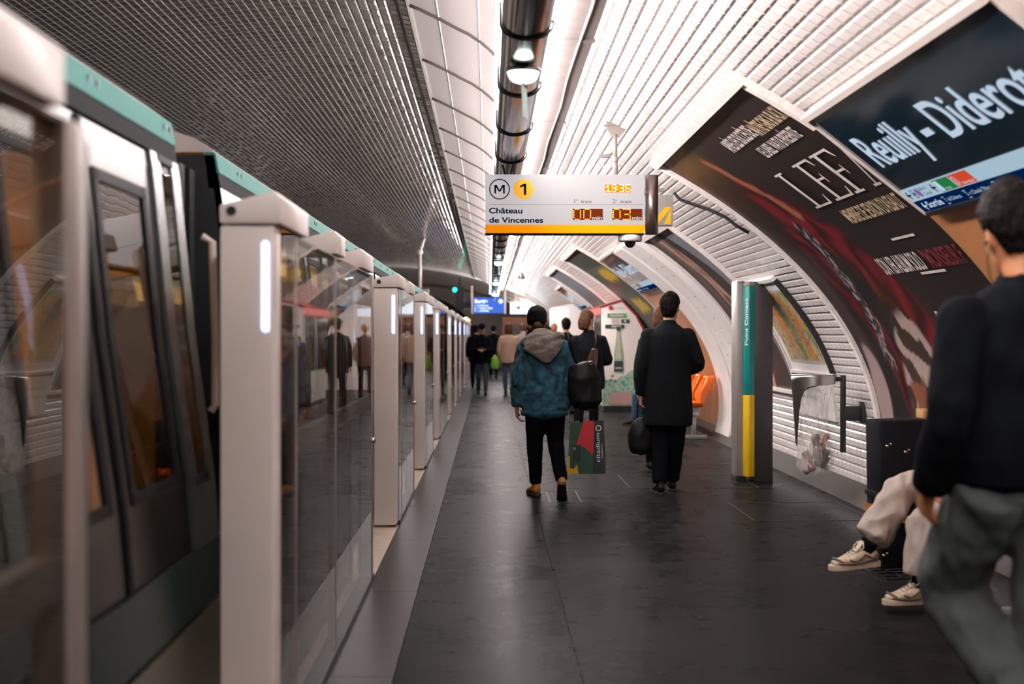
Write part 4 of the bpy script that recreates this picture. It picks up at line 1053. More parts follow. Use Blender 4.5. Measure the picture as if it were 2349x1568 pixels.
machine(26.8, 1.85, 'white drinks machine with red edging and a green bottle picture on its side', True)
machine(28.75, 1.85, 'second white drinks machine right behind the one with the bottle picture', False)

# ================================================================== FAR END OF THE PLATFORM
bs = thing('exit_sign', 'blue illuminated hanging exit sign with white lettering at the far end', 'sign', (0, 54.0, 0))
obj('panel', MB().box(-.60,.58,0,.18,EYE+.83,EYE+1.42), emit_mat('exit_blue', (.07,.17,.72), .8), bs)
mb = MB(); G = lambda a, b: (a, -.004, b)
flip_text(mb, text_geo('Sortie', .13, bold=.05, width=.50), G, -.55, EYE+1.22)
for k, tx_ in enumerate(('1  bd Diderot','2  r. Claude Tillier','3  r. de Reuilly')): flip_text(mb, text_geo(tx_, .065, bold=.03), G, -.55, EYE+1.09-.10*k)
flat(mb, disc(.44,EYE+1.28,.08,20), G)
obj('lettering', mb, emit_mat('exit_white', (.75,.9,1), 1.5), bs, fix=False)
for x in (-.66,.60): obj('side_post', MB().box(x-.02,x+.045,0,.18,EYE+.80,3.3), pm('post_beige', (.62,.48,.40), .4), bs)
ws_ = thing('illuminated_sign', 'white illuminated hanging sign right of the blue exit sign', 'sign', (0, 54.2, 0))
obj('panel', MB().box(.80,1.98,0,.18,EYE+.80,EYE+1.27), emit_mat('white_sign_lit', (.86,.93,1), 1.15), ws_)
obj('hanger_pole', MB().box(.98,1.08,.05,.12,EYE+1.27,EYE+1.78), pm('post_beige', (.62,.48,.40), .4), ws_)
obj('lettering', flip_text(MB(), text_geo('M', .12, bold=.05), G, 1.05, EYE+.98), M_NAVY, ws_, fix=False)
kb = thing('platform_booth', 'large white booth against the right wall near the platform end', 'booth', (0, 37.5, 0))
obj('body', MB().prism([(1.68,0),(1.70,2.17),(2.20,2.27),(2.60,1.95),(2.88,1.5),(3.08,.95),(3.08,0)], 0, 2.4), M_WHITE2, kb, bevel=.02)
obj('lit_panel', MB().box(1.74,2.10,-.01,.0,1.93,2.13), emit_mat('booth_screen', (.9,.9,1), 1.0), kb)
for _y in (55, 60.5, 66): obj('hall_light', MB().box(1.42,1.60,_y,_y+4,EYE+1.08,EYE+1.24), emit_mat('hall_lamp', (1,.9,.86), 16), None).update_tag() or props([o for o in COL.objects if o.name.startswith('hall_light')][-1], 'flat ceiling light in the far hall beyond the exit sign', 'ceiling light', 'flat lights of the far hall')
shp = thing('kiosk', 'brown and orange shop kiosk at the far end behind the crowd', 'kiosk', (0, 60, 0))
obj('body', MB().box(.55,3.0,0,2.5,0,2.2), pm('kiosk_brown', (.22,.085,.035), .5, var=.4, scale=2), shp)
obj('shutter', MB().box(.8,2.6,-.02,0,.9,1.9), pm('kiosk_dark', (.05,.03,.025), .3, var=.5, scale=4), shp)
obj('lit_shelf', MB().box(1.5,2.3,-.04,-.02,1.3,1.5), emit_mat('kiosk_light', (1,.5,.15), .7), shp)
# signal, headlamp and hanging pole over the tracks
sg = thing('track_signal', 'green track signal lamp hanging at the far end over the tracks', 'signal', (-1.37, 56, 0))
obj('housing', MB().box(.05,.40,.0,.5,EYE+1.0,EYE+1.9), M_BLACK, sg)
obj('lower_housing', MB().box(.05,1.15,.1,.5,EYE+1.05,EYE+1.32), M_BLACK, sg)
obj('lamp', MB().ball((0.02,-.03,EYE+1.78), .085), emit_mat('signal_green', (.02,.9,.6), 3.5), sg, smooth=True)
obj('bracket', MB().box(.18,.24,.2,.26,EYE+1.9,EYE+2.55), M_BLACK, sg)
hl = thing('platform_lamp', 'round white lamp glowing just above the last screen doors', 'lamp', (-.95, 58, 0))
obj('bulb', MB().ball((0,0,EYE+.62), .10), emit_mat('white_globe', (1,.95,.85), 6), hl, smooth=True)
obj('amber_bulb', MB().ball((.13,0,EYE+.60), .06), emit_mat('amber_globe', (1,.3,.08), 3), hl, smooth=True)
obj('post', MB().box(-.03,.03,.08,.14,0,EYE+.62), M_GREY, hl)
hp2 = thing('hanging_pole', 'pale jointed pole hanging from the vault over the train roof', 'pole', (-1.75, 36, 0))
hm = MB().tube([(.12,0,EYE+2.46),(.05,0,EYE+2.25),(0,0,EYE+2.1)], .035, 8); hm.tube([(0,0,EYE+2.1),(0,0,EYE+1.15)], .045, 8); hm.ball((0,0,EYE+2.1), .08)
obj('rod', hm, pm('pale_pole', (.62,.55,.50), .4), hp2, smooth=True)
ob = MB().box(-.22,.22,-.12,.12,EYE+1.04,EYE+1.16); obj('end_box', ob, M_GREY, hp2)
pd = thing('hanging_loudspeaker', 'small dark bell shaped loudspeaker hanging on a thin cord below the departure board', 'loudspeaker', (.62, 27.5, 0))
obj('bell', MB().lathe([(.012,EYE+1.21),(.04,EYE+1.20),(.058,EYE+1.16),(.066,EYE+1.10),(.068,EYE+1.085)], n=20), pm('bell_metal', (.12,.10,.10), .35, metal=.5), pd, smooth=True)
obj('cord', MB().tube([(0,0,EYE+1.20),(.01,0,EYE+1.86)], .006, 6), M_GREY, pd)
# ================================================================== PEOPLE
V = Vector
M_SKIN = pm('skin', (.46,.22,.14), .5, var=.08, scale=10)
M_SKIN2 = pm('skin_ruddy', (.42,.15,.10), .5, var=.1, scale=10)
M_COATB = pm('black_wool', (.0045,.0055,.007), .9, spec=.12, var=.3, scale=30, bump=.2, bscale=300)
M_BLKCL = pm('black_cloth', (.0036,.0045,.0062), .9, spec=.04, var=.3, scale=12)
M_HAIRD = pm('dark_hair', (.006,.0045,.004), .6, spec=.06, var=.5, scale=60, bump=.8, bscale=90)
M_HAIRB = pm('brown_hair', (.07,.024,.010), .6, spec=.2, var=.5, scale=50, bump=.8, bscale=90)
M_DENIM = pm('blue_denim', (.026,.085,.125), .8, spec=.2, var=.55, scale=14, bump=.5, bscale=180)
M_FLEECE = pm('grey_fleece', (.21,.18,.16), .9, var=.25, scale=60, bump=.8, bscale=220)
M_TAN = pm('tan_nubuck', (.42,.16,.025), .65, var=.15, scale=20)
M_SOLE = pm('dark_rubber_sole', (.02,.017,.015), .6)
M_LEATH = pm('black_leather', (.005,.005,.006), .5, var=.3, spec=.15)
def hand(mb, w, d, th, s=1.0, curl=.6):
    w, d = V(w), V(d).normalized(); th = (V(th)-d*V(th).dot(d)).normalized(); n = d.cross(th)
    mb.loft([(w-d*.01, .026*s, .019*s), (w+d*.03*s, .036*s, .017*s), (w+d*.085*s, .040*s, .014*s)], side=th, n=12)
    for k, L in enumerate((.072, .080, .075, .058)):
        p = w+d*.085*s+th*(.031-.0205*k)*s; pts = [p-d*.012*s]; a = .12
        for j, f in enumerate((.44, .31, .25)):
            a += curl*(.55 if j == 0 else .8); q = pts[-1]+(d*math.cos(a)+n*math.sin(a))*L*f*s*1.15; pts.append(q)
        mb.loft([(pts[0], .0088*s, .0088*s), (pts[1], .0086*s, .0086*s), (pts[2], .0078*s, .0078*s), (pts[3], .0068*s, .0068*s)], side=th, n=8)
    p = w+d*.025*s+th*.030*s; q = p+(d*.72+th*.62+n*.25).normalized()*.042*s; r = q+(d*.92+th*.15+n*.45).normalized()*.034*s
    mb.loft([(p, .0125*s, .0125*s), (q, .0105*s, .0105*s), (r, .008*s, .008*s)], side=n, n=8)
def headm(yaw, pitch, roll, c, s): return Matrix.Translation(V(c)) @ Matrix.Rotation(yaw,4,'Z') @ Matrix.Rotation(roll,4,'Y') @ Matrix.Rotation(pitch,4,'X') @ Matrix.Scale(s,4)
def head(mb, M):
    st = len(mb.v)
    R = [(-.118,.022,.070,.038),(-.100,.042,.088,.005),(-.070,.055,.092,-.035),(-.035,.063,.092,-.070),(.0,.070,.090,-.090),(.035,.075,.090,-.100),(.070,.073,.080,-.096),(.095,.062,.060,-.078),(.113,.038,.030,-.048)]
    mb.loft([((0,(f+b)/2,z), w, (f-b)/2) for z, w, f, b in R], n=18)
    mb.loft([((0,.085,.022),.009,.010),((0,.103,-.005),.011,.012),((0,.113,-.026),.016,.013),((0,.098,-.036),.014,.010)], n=8)   # nose
    mb.ball((0,.090,-.062), .024, .011, .0065, 10, 6); mb.ball((0,.088,-.073), .020, .011, .007, 10, 6)                            # lips
    for s in (-1, 1):
        mb.ball((s*.030,.084,.030), .022, .012, .006, 10, 6)                                                                        # brow
        mb.ball((s*.072,-.008,-.002), .009, .020, .033, 10, 7, Matrix.Rotation(s*.25,3,'Z'))                                        # ear
        mb.ball((s*.074,-.004,-.028), .007, .010, .011, 8, 6)
    mb.xf(M, st)
def eyes(parent, M):
    for s in (-1, 1):
        e = MB().ball((s*.030,.083,.012), .0115, .0115, .0115, 12, 8).xf(M); eo = obj('eye', e, pm('eye_white', (.7,.68,.66), .2), parent, smooth=True)
        obj('iris', MB().ball((s*.030,.0925,.012), .0055, .0035, .0055, 10, 6).xf(M), pm('iris_dark', (.03,.015,.01), .1), eo, smooth=True)
def hair_short(mb, M, t=.012, low=-.045, top=0):
    st = len(mb.v)
    R = [(low-.03,.052,-.045,-.082),(low,.066,-.020,-.095),(-.005,.074+t*.3,-.022,-.100-t*.6),(.03,.076+t,.0,-.106-t),(.06,.077+t,.070,-.106-t),(.09,.068+t,.082+t,-.092-t),(.113+t,.046+t,.055,-.062-t),(.128+t+top,.022,.025,-.03)]
    mb.loft([((0,(f+b)/2,z), w, (f-b)/2) for z, w, f, b in R], n=20); mb.xf(M, st)
def hair_long(mb, M, low=-.17, w=.09):
    st = len(mb.v)
    R = [(low,w*.80,-.02,-.10),(low+.06,w*.98,.0,-.125),(-.03,w,.01,-.130),(.03,w*.98,.04,-.128),(.07,w*.94,.085,-.122),(.10,w*.82,.085,-.10),(.125,w*.55,.05,-.07),(.138,w*.25,.02,-.03)]
    mb.loft([((0,(f+b)/2,z), w_, (f-b)/2) for z, w_, f, b in R], n=20); mb.xf(M, st)
def shoe(parent, an, yaw, pitch, mat, sole, boot=0.0, s=1.0, name='shoe', laces=None, thick=.024):
    M = Matrix.Translation(V(an)) @ Matrix.Rotation(yaw,4,'Z') @ Matrix.Rotation(pitch,4,'X') @ Matrix.Translation((0,0,-.085*s)) @ Matrix.Scale(s,4)
    mb = MB().loft([((0,-.070,.050),.026,.028),((0,-.050,.056),.036,.040),((0,0,.062),.041,.046),((0,.05,.056),.043,.036),((0,.10,.046),.046,.028),((0,.15,.040),.045,.022),((0,.185,.036),.032,.017)], n=14)
    mb.loft([((0,-.012,.05),.040,.046),((0,-.014,.10),.038,.045),((0,-.016,.12+boot),.040,.046)], n=12)
    mb.xf(M); o = organic(name, mb, mat, parent, .008, 3)
    out = [(.0,-.088),(.026,-.080),(.037,-.05),(.036,0),(.041,.06),(.048,.12),(.045,.165),(.028,.200),(0,.210),(-.026,.200),(-.042,.165),(-.045,.12),(-.038,.06),(-.035,0),(-.037,-.05),(-.026,-.080)]
    obj('sole', MB().prism(out, 0, thick, 'z').xf(M), sole, o, bevel=.004)
    if laces:
        lb = MB()
        for k in range(5):
            y = .040+.020*k; z = .110-.0095*k
            lb.tube([(-.024,y-.008,z-.010),(0,y,z),(.024,y+.006,z-.010)], .0036, 6); lb.tube([(.024,y-.008,z-.010),(0,y,z+.002),(-.024,y+.006,z-.010)], .0036, 6)
        for s_ in (-1, 1): lb.tube([(0,.03,.118),(s_*.03,.02,.134),(s_*.048,.03,.112),(s_*.036,.045,.098)], .0034, 6)
        obj('lace', lb.xf(M), laces, o, smooth=True)
        ov = MB()
        for s_ in (-1, 1):
            ov.tube([(s_*.040,-.05,.040),(s_*.046,.02,.075),(s_*.047,.07,.040),(s_*.047,.11,.055)], .005, 6); ov.tube([(s_*.038,-.06,.075),(s_*.043,-.02,.045),(s_*.048,.05,.032),(s_*.050,.12,.034),(s_*.040,.17,.040)], .0055, 6)
        ov.tube([(-.046,.145,.040),(-.028,.17,.058),(0,.178,.062),(.028,.17,.058),(.046,.145,.040)], .006, 6)
        ov.tube([(-.030,-.062,.10),(0,-.082,.095),(.030,-.062,.10)], .007, 6)
        obj('overlay', ov.xf(M), pm('sneaker_trim', (.10,.075,.055), .5, var=.3), o, smooth=True)
        tg = MB().loft([((0,.055,.085),.022,.006),((0,.03,.115),.024,.006),((0,.012,.140),.022,.005)], n=10); obj('tongue', tg.xf(M), mat, o, smooth=True)
    return o
def lerp(a, b, t): return V(a)+(V(b)-V(a))*t
def limb(mb, a, b, c, ra, rb, rc, side=(1,0,0), n=14, mid=None):
    a, b, c = V(a), V(b), V(c)
    mb.loft([(a, ra, ra*1.05), (lerp(a,b,.45), (ra*.55+rb*.45)*1.03, (ra*.55+rb*.45)*1.05), (lerp(a,b,.93), rb, rb), (lerp(b,c,.10), rb*.99, rb), (lerp(b,c,.4), (mid or (rb+rc)*.52), (mid or (rb+rc)*.52)), (c, rc, rc)], side=side, n=n)
def person(label, loc, rz, J, C, vox=.012, group=None, sc=1.0):
    t = thing('person', label, 'person', loc, rz, group); t.scale = (sc, sc, sc)
    M = headm(J.get('yaw',0), J.get('pitch',0), J.get('roll',0), J['head'], 1.0)
    hip, neck = V(J['pelvis']), V(J['neck'])
    b = MB(); head(b, M)
    b.loft([(neck-V((0,0,.06)), .062, .056), (neck, .052, .052), (lerp(neck, J['head'], .75), .048, .052)], n=14)
    b.loft([(hip-V((0,0,.03)), .13, .085), (lerp(hip,neck,.3), .12, .085), (lerp(hip,neck,.7), .145, .10), (neck-V((0,0,.05)), .09, .06)], n=16)
    for k in (0, 1):
        sh_, el, wr = J['sh'][k], J['el'][k], J['wr'][k]
        limb(b, sh_, el, wr, .045, .036, .026)
        d = V(J['hd'][k]) if 'hd' in J else (V(wr)-V(el)).normalized()
        hand(b, V(wr)+d*.005, d, J['th'][k] if 'th' in J else (0,1,0), 1.0, J.get('curl',.5))
        limb(b, J['hip'][k], J['kn'][k], J['an'][k], .078, .052, .038)
    body = organic('body', b, C.get('skin', M_SKIN), t, C.get('bvox', .0075), 3)
    eyes(body, M)
    # trousers
    p = MB(); tr = C.get('tr', (.095,.068,.055))
    p.loft([(hip+V((0,0,.10)), .145, .105), (hip, .165, .12), (hip-V((0,0,.09)), .155, .115)], n=18)
    for k in (0, 1):
        e = lerp(J['kn'][k], J['an'][k], C.get('trend', .97)); limb(p, J['hip'][k], J['kn'][k], e, tr[0], tr[1], tr[2], mid=(tr[1]+tr[2])*.5)
    organic('trousers', p, C['trm'], t, vox, 4, C.get('trfold', .006), seed=loc[0])
    for k in (0, 1):
        fy = J.get('foot', ((0,0),(0,0)))[k]
        shoe(t, J['an'][k], fy[0], fy[1], C['shm'], C.get('sole', M_SOLE), C.get('boot', 0.0), name=C.get('shn', 'shoe'), laces=C.get('laces'), thick=C.get('solet', .024))
    if C.get('sock'):
        for k in (0, 1): obj('sock', MB().loft([(lerp(J['kn'][k],J['an'][k],.6),.046,.046),(V(J['an'][k]),.042,.046)], n=14), C['sock'], t, smooth=True)
    # upper garment
    c = MB(); c.loft([(V(r[0]), r[1], r[2]) for r in C['coat']], n=22)
    sl = C.get('sl', (.078,.062,.050))
    for k in (0, 1):
        sh_ = V(J['sh'][k]); sh_ = V((sh_.x*.93, sh_.y, sh_.z-.03)); c.ball(sh_, sl[0]*.95, sl[0]*.95, sl[0]*.9)
        w = lerp(J['el'][k], J['wr'][k], .97); limb(c, sh_, J['el'][k], w, sl[0]*.92, sl[1], sl[2])
    if 'collar' in C:
        z0, r, h = C['collar']; c.lathe([(r, z0), (r*1.02, z0+h*.6), (r*.95, z0+h)], c=(neck.x, neck.y, 0), n=20)
    co = organic(C.get('cname', 'coat'), c, C['cm'], t, vox, 4, C.get('fold', .007), fs=C.get('fs', (9,9,5)), seed=loc[1])
    if C.get('hair'):
        h = MB()
        (hair_short if C['hair'] == 'short' else hair_long)(h, M, **C.get('hairk', {}))
        organic('hair', h, C.get('hm', M_HAIRD), t, .008, 2, .008, fs=(40,40,12))
    return t, M, co

# -------- man in the long black coat
S_ = 1.034
J = dict(head=(.02,.02,1.632), yaw=-.35, pitch=-.06, neck=(0,.0,1.50), pelvis=(0,0,.95),
 sh=((-.185,0,1.415),(.185,0,1.415)), el=((-.235,-.02,1.12),(.275,.0,1.13)), wr=((-.245,.03,.865),(.20,.22,1.07)),
 hd=((.02,.05,-1),(-.5,.8,.1)), th=((0,1,0),(0,.2,1)),
 hip=((-.09,0,.92),(.09,0,.92)), kn=((-.075,.03,.50),(.075,.05,.50)), an=((-.085,-.08,.085),(.06,.22,.085)), foot=((.1,0),(-.05,0)), curl=.9)
C = dict(coat=[((0,0,.60),.215,.15),((0,0,.72),.215,.15),((0,0,.95),.205,.145),((0,0,1.12),.20,.14),((0,0,1.28),.212,.14),((0,-.005,1.40),.20,.115),((0,-.005,1.46),.12,.08),((0,0,1.50),.07,.065)],
 cm=M_COATB, trm=M_BLKCL, tr=(.095,.082,.068), trend=.95, shm=M_LEATH, hair='short', hairk=dict(t=.012, low=-.055), cname='overcoat', collar=(1.475,.068,.05), fold=.006, fs=(6,6,2))
t, M, co = person('man in a long black overcoat walking away with a black bag in his left hand', (1.63,12.9,0), 0.0, J, C, sc=S_)
gl = MB()
for s in (-1, 1):
    gl.tube([(s*.030+.022*math.cos(a*PI/6), .104, .010+.016*math.sin(a*PI/6)) for a in range(13)], .0018, 6, caps=False); gl.tube([(s*.052,.103,.014),(s*.074,.05,.014),(s*.076,-.005,.010)], .0018, 6)
gl.tube([(-.008,.106,.012),(.008,.106,.012)], .0018, 6)
obj('glasses', gl.xf(M), M_BLACK, t, smooth=True)
obj('cuff', MB().loft([((-.243,.028,.885),.030,.030),((-.244,.030,.872),.030,.030)], n=14), M_WHITE2, t, smooth=True)
bg = MB(); bg.loft([((0,0,.0),.085,.05),((0,0,.05),.115,.065),((0,0,.17),.12,.065),((0,0,.27),.085,.045),((0,0,.32),.04,.025)], n=20)
bag = thing('soft_bag', 'limp black bag hanging from the left hand of the man in the long coat', 'bag', (1.63-.225*S_-.015, 12.93, .365))
organic('pouch', bg, M_LEATH, bag, .01, 4, .006)
obj('handle', MB().tube([(-.03,0,.30),(-.035,0,.42),(-.02,0,.475),(.0,0,.485),(.02,0,.475),(.035,0,.42),(.03,0,.30)], .006, 8), M_LEATH, bag, smooth=True)

# -------- woman in denim jacket
J = dict(head=(-.065,.03,1.565), yaw=-.25, pitch=-.1, neck=(-.04,.0,1.435), pelvis=(0,0,.92),
 sh=((-.19,0,1.345),(.175,0,1.36)), el=((-.235,-.03,1.06),(.27,.03,1.09)), wr=((-.245,.03,.80),(.325,.12,.885)), hd=((.05,.1,-1),(.12,.2,-1)), th=((0,1,0),(0,1,0)),
 hip=((-.085,0,.88),(.085,0,.88)), kn=((-.085,.07,.48),(.10,.05,.47)), an=((-.075,.16,.09),(.145,-.13,.15)), foot=((.25,0),(-.05,-.75)), curl=.7)
C = dict(coat=[((0,0,.74),.205,.145),((0,0,.80),.222,.155),((0,0,.95),.222,.155),((0,0,1.12),.215,.15),((0,0,1.25),.218,.145),((-.01,0,1.345),.19,.115),((-.03,0,1.40),.11,.08)],
 cm=M_DENIM, trm=M_BLKCL, tr=(.102,.075,.056), trend=.93, shm=M_TAN, boot=.03, shn='boot', cname='denim_jacket', fold=.020, fs=(10,10,8), sl=(.080,.064,.052), skin=M_SKIN2, solet=.03)
t, M, co = person('woman in a faded blue denim jacket with a grey hood, black beanie and tan boots', (.49,12.53,0), 0.0, J, C, sc=1.0)
obj('hem_band', MB().loft([((0,0,.735),.209,.148),((0,0,.775),.212,.150)], n=28), M_DENIM, t, smooth=True)
h = MB(); h.loft([((-.005,-.075,1.455),.10,.085),((-.02,-.115,1.40),.175,.085),((-.015,-.16,1.33),.17,.060),((-.0,-.17,1.26),.105,.045),((.0,-.165,1.20),.040,.025)], side=(1,0,0), n=22)
h.tube([(-.20,-.06,1.375),(-.12,-.15,1.385),(0,-.19,1.40),(.10,-.15,1.44),(.15,-.06,1.43)], .035, 12); h.tube([(-.18,-.09,1.32),(-.06,-.19,1.29),(.05,-.20,1.33),(.14,-.12,1.40)], .026, 12)
organic('hood', h, M_FLEECE, t, .009, 4, .010, fs=(5,14,14))
s_ = MB(); s_.lathe([(.085,1.40),(.105,1.43),(.108,1.47),(.095,1.51),(.075,1.525)], c=(-.04,.0,0), n=22); s_.tube([(-.14,.03,1.43),(-.10,-.10,1.455),(.02,-.12,1.455),(.09,-.03,1.44)], .036, 12)
organic('scarf', s_, M_COATB, t, .009, 3, .008)
bn = MB(); bn.loft([((0,(f+b)/2,z), w, (f-b)/2) for z, w, f, b in [(-.035,.080,.02,-.112),(.01,.087,.075,-.122),(.05,.089,.105,-.122),(.09,.080,.09,-.105),(.118,.058,.055,-.07),(.133,.025,.02,-.03)]], n=22).xf(M)
organic('beanie', bn, M_COATB, t, .008, 3, .003)
hr = MB(); hr.ball((.03,-.115,-.055), .045, .035, .035).ball((.075,-.05,-.085), .03, .05, .045).ball((-.05,-.09,-.075), .03, .03, .03); hr.xf(M)
organic('hair', hr, M_HAIRB, t, .007, 2, .008, fs=(40,40,30))
# her black shoulder bag and the printed shopping bag
hb = thing('shoulder_bag', 'large black shoulder bag under the right arm of the woman in denim', 'bag', (.825, 12.44, .86))
m = MB().loft([((0.02,0,-.06),.10,.05),((0.02,0,.0),.15,.085),((.01,0,.20),.15,.085),((-.02,0,.33),.12,.045)], n=20); organic('pouch', m, M_LEATH, hb, .01, 4, .008)
st = MB().tube([(-.06,-.05,.33),(-.13,-.11,.50),(-.14,-.06,.60),(-.13,.03,.58),(-.06,.06,.34)], .010, 8); obj('strap', st, M_LEATH, hb, smooth=True)
rg = MB()
for x in (-.07,.06): rg.tube([(x+.014*math.cos(a*PI/6),-.055,.335+.014*math.sin(a*PI/6)) for a in range(13)], .0035, 6, caps=False)
obj('ring', rg, pm('brass_ring', (.6,.45,.28), .25, metal=1), hb, smooth=True)
sb = thing('shopping_bag', 'printed red, green and yellow shopping bag hanging beside the tan boots', 'bag', (.855, 12.42, .225), rz=-.18)
W0, W1, H = .165, .145, .46
def bagp(x, z): return x*(W0-(W0-W1)*z/H)/W0
mb = MB()
def qd(mb, p, y): i = len(mb.v); mb.v += [(bagp(a, b)+.0*b, y, b) for a, b in p]; mb.f.append(tuple(range(i, i+len(p)))); return mb
bdm = MB(); bdm.v = [(-W0,-.055,0),(W0,-.055,.012),(W0,.055,.012),(-W0,.055,0),(-W1,-.028,H-.02),(W1,-.028,H+.01),(W1,.028,H+.01),(-W1,.028,H-.02)]; bdm.f = [(0,3,2,1),(0,1,5,4),(1,2,6,5),(2,3,7,6),(3,0,4,7)]
obj('sack', bdm, pm('bag_dark_green', (.004,.045,.025), .45, var=.1), sb)
yf = lambda z: -.0565+.027*z/H-.001
def pan(nm, p, m, d=0.0): 
    mb = MB(); i = 0; mb.v = [(bagp(a, b), yf(b)-d, b+.012*(a/W0+1)*.5) for a, b in p]; mb.f = [tuple(range(len(p)))]; return obj(nm, mb, m, sb, fix=False)
pan('red_panel', [(-.10,.235),(-.02,.235),(.05,.17),(.075,.17),(.09,H),(-.03,H)], pm('bag_red', (.42,.012,.02), .4), .001)
pan('yellow_panel', [(-W0,.0),(-.065,.0),(-.085,.085),(-.11,.045),(-.145,.055),(-.15,.16),(-W0,.16)], pm('bag_yellow', (.50,.27,.01), .4), .001)
pan('black_panel', [(.06,.0),(W0,.0),(W0,H),(.075,H)], pm('bag_black', (.008,.011,.013), .4), .0015)
pan('dark_label', [(-.125,.11),(-.05,.11),(-.05,.255),(-.125,.255)], pm('bag_black', (.008,.011,.013), .4), .0015)
g = text_geo('citadium', .036, bold=.01, width=.25); mb = MB(); flip_text(mb, g, lambda x, y: (bagp(.125-y, .10+x), yf(.10+x)-.003, .10+x+.012), 0, 0)
g = text_geo('CAUMARTIN', .011, bold=.01, width=.13); flip_text(mb, g, lambda x, y: (bagp(.15-y, .13+x), yf(.13+x)-.003, .13+x+.012), 0, 0)
flat(mb, disc(.105,.405,.026,18,.018), lambda a, b: (a, yf(b)-.003, b)); flat(mb, disc(-.105,.225,.010,12,.006), lambda a, b: (a, yf(b)-.003, b))
obj('lettering', mb, pm('bag_white', (.7,.66,.64), .5), sb, fix=False)
obj('handle', MB().tube([(-.06,-.03,H),(-.03,.0,H+.13),(-.01,.02,H+.19),(.02,.0,H+.13),(.06,-.03,H)], .0035, 6), M_BLACK, sb, smooth=True)

# -------- woman in black with a brown bag, further on
J = dict(head=(-.02,.03,1.625), yaw=-.7, pitch=-.3, neck=(0,.0,1.49), pelvis=(0,0,.95),
 sh=((-.18,0,1.40),(.18,0,1.40)), el=((-.22,.0,1.10),(.265,.05,1.10)), wr=((-.17,.18,.98),(.17,.24,1.08)), hd=((.2,1,.1),(-.5,.8,.1)), th=((0,0,1),(0,0,1)),
 hip=((-.09,0,.92),(.09,0,.92)), kn=((-.12,.10,.50),(.06,.0,.49)), an=((-.15,-.10,.12),(.07,-.04,.085)), foot=((.1,-.3),(-.05,0)), curl=.7)
C = dict(coat=[((0,0,.74),.21,.15),((0,0,.85),.215,.15),((0,0,1.05),.195,.14),((0,0,1.25),.20,.14),((0,0,1.38),.18,.11),((0,0,1.46),.10,.075)],
 cm=M_COATB, trm=M_BLKCL, tr=(.09,.068,.058), trend=.9, shm=pm('brown_boot', (.05,.025,.018), .5), boot=.16, shn='boot', hair='long', hm=M_HAIRB, hairk=dict(low=-.13, w=.088), collar=(1.45,.075,.06), fold=.006)
t, M, co = person('woman in black with bobbed brown hair walking away beyond the printed shopping bag', (1.30,18.5,0), .0, J, C, vox=.015)
bb2 = thing('rucksack', 'small shiny brown leather bag on the back of the woman in black', 'bag', (1.34,18.30,1.02))
m = MB().loft([((-.03,0,.0),.075,.035),((-.01,0,.10),.07,.04),((.02,-.01,.24),.045,.035)], n=16); organic('pouch', m, pm('brown_leather', (.05,.022,.014), .25, var=.3), bb2, .01, 3, .005)
obj('strap', MB().tube([(.02,0,.23),(.035,-.01,.36),(.03,.05,.47)], .009, 8), pm('brown_leather', (.05,.022,.014), .25), bb2, smooth=True)

# -------- people further away
def walker(label, loc, rz, cm, trm, hair, hm, hem=.72, sc=1.0, skin=M_SKIN, k=1, collar=True, **kw):
    J = dict(head=(0,.03,1.632), yaw=kw.get('yaw',0), pitch=kw.get('pitch',0), neck=(0,0,1.50), pelvis=(0,0,.95),
     sh=((-.185,0,1.41),(.185,0,1.41)), el=kw.get('el', ((-.235,-.02,1.12),(.235,-.02,1.12))), wr=kw.get('wr', ((-.23,.06,.87),(.23,.04,.87))),
     hip=((-.09,0,.92),(.09,0,.92)), kn=((-.09,.08*k,.50),(.09,-.0,.50)), an=((-.09,.16*k,.085),(.09,-.16*k,.11)), foot=((0,0),(0,-.35)))
    C = dict(coat=[((0,0,hem),.205,.15),((0,0,.95),.20,.145),((0,0,1.12),.195,.14),((0,0,1.28),.205,.14),((0,0,1.40),.185,.11),((0,0,1.47),.10,.075)],
     cm=cm, trm=trm, shm=M_LEATH, hair=hair, hm=hm, fold=.006, skin=skin, bvox=.011, cname=kw.get('cname', 'coat'))
    if collar: C['collar'] = (1.46,.075,.05)
    if 'hairk' in kw: C['hairk'] = kw['hairk']
    return person(label, loc, rz, J, C, vox=.018, sc=sc)
t, M, co = walker('man in a dark jacket and flat cap walking towards the camera, looking down', (-.17,34.3,0), PI, M_BLKCL, pm('dark_jeans', (.012,.025,.045), .7, var=.2), 'short', M_HAIRD, .80, .965, pitch=-.45,
  el=((-.26,.03,1.12),(.26,.03,1.12)), wr=((-.08,.24,1.12),(.08,.24,1.12)))
cp = MB().loft([((0,-.01,.06),.088,.115),((0,-.01,.10),.092,.12),((0,-.01,.13),.07,.09)], n=20); cp.loft([((0,.09,.07),.06,.02),((0,.14,.055),.045,.008)], side=(1,0,0), n=12); cp.xf(M)
organic('flat_cap', cp, M_BLKCL, t, .01, 2)
walker('woman in a beige coat with fair brown hair walking away far down the platform', (.47,34.6,0), -.1, pm('beige_wool', (.42,.27,.19), .8, var=.1), pm('blue_skirt', (.06,.11,.16), .7), 'long', M_HAIRB, .78, .98, hairk=dict(low=-.16, w=.10))
walker('man in dark clothes with short black hair just left of the woman in black', (1.42,26.2,0), .1, M_BLKCL, M_BLKCL, 'short', M_HAIRD, .75, .99)
walker('dark figure walking close to the white screen door posts far away', (-.36,38.5,0), .0, M_BLKCL, M_BLKCL, 'short', M_HAIRD, .75, .97)
walker('figure in a grey coat far away between the beige coat and the denim jacket', (.98,41,0), .0, pm('grey_coat', (.17,.15,.14), .8), M_BLKCL, 'short', M_HAIRB, .75, 1.0)
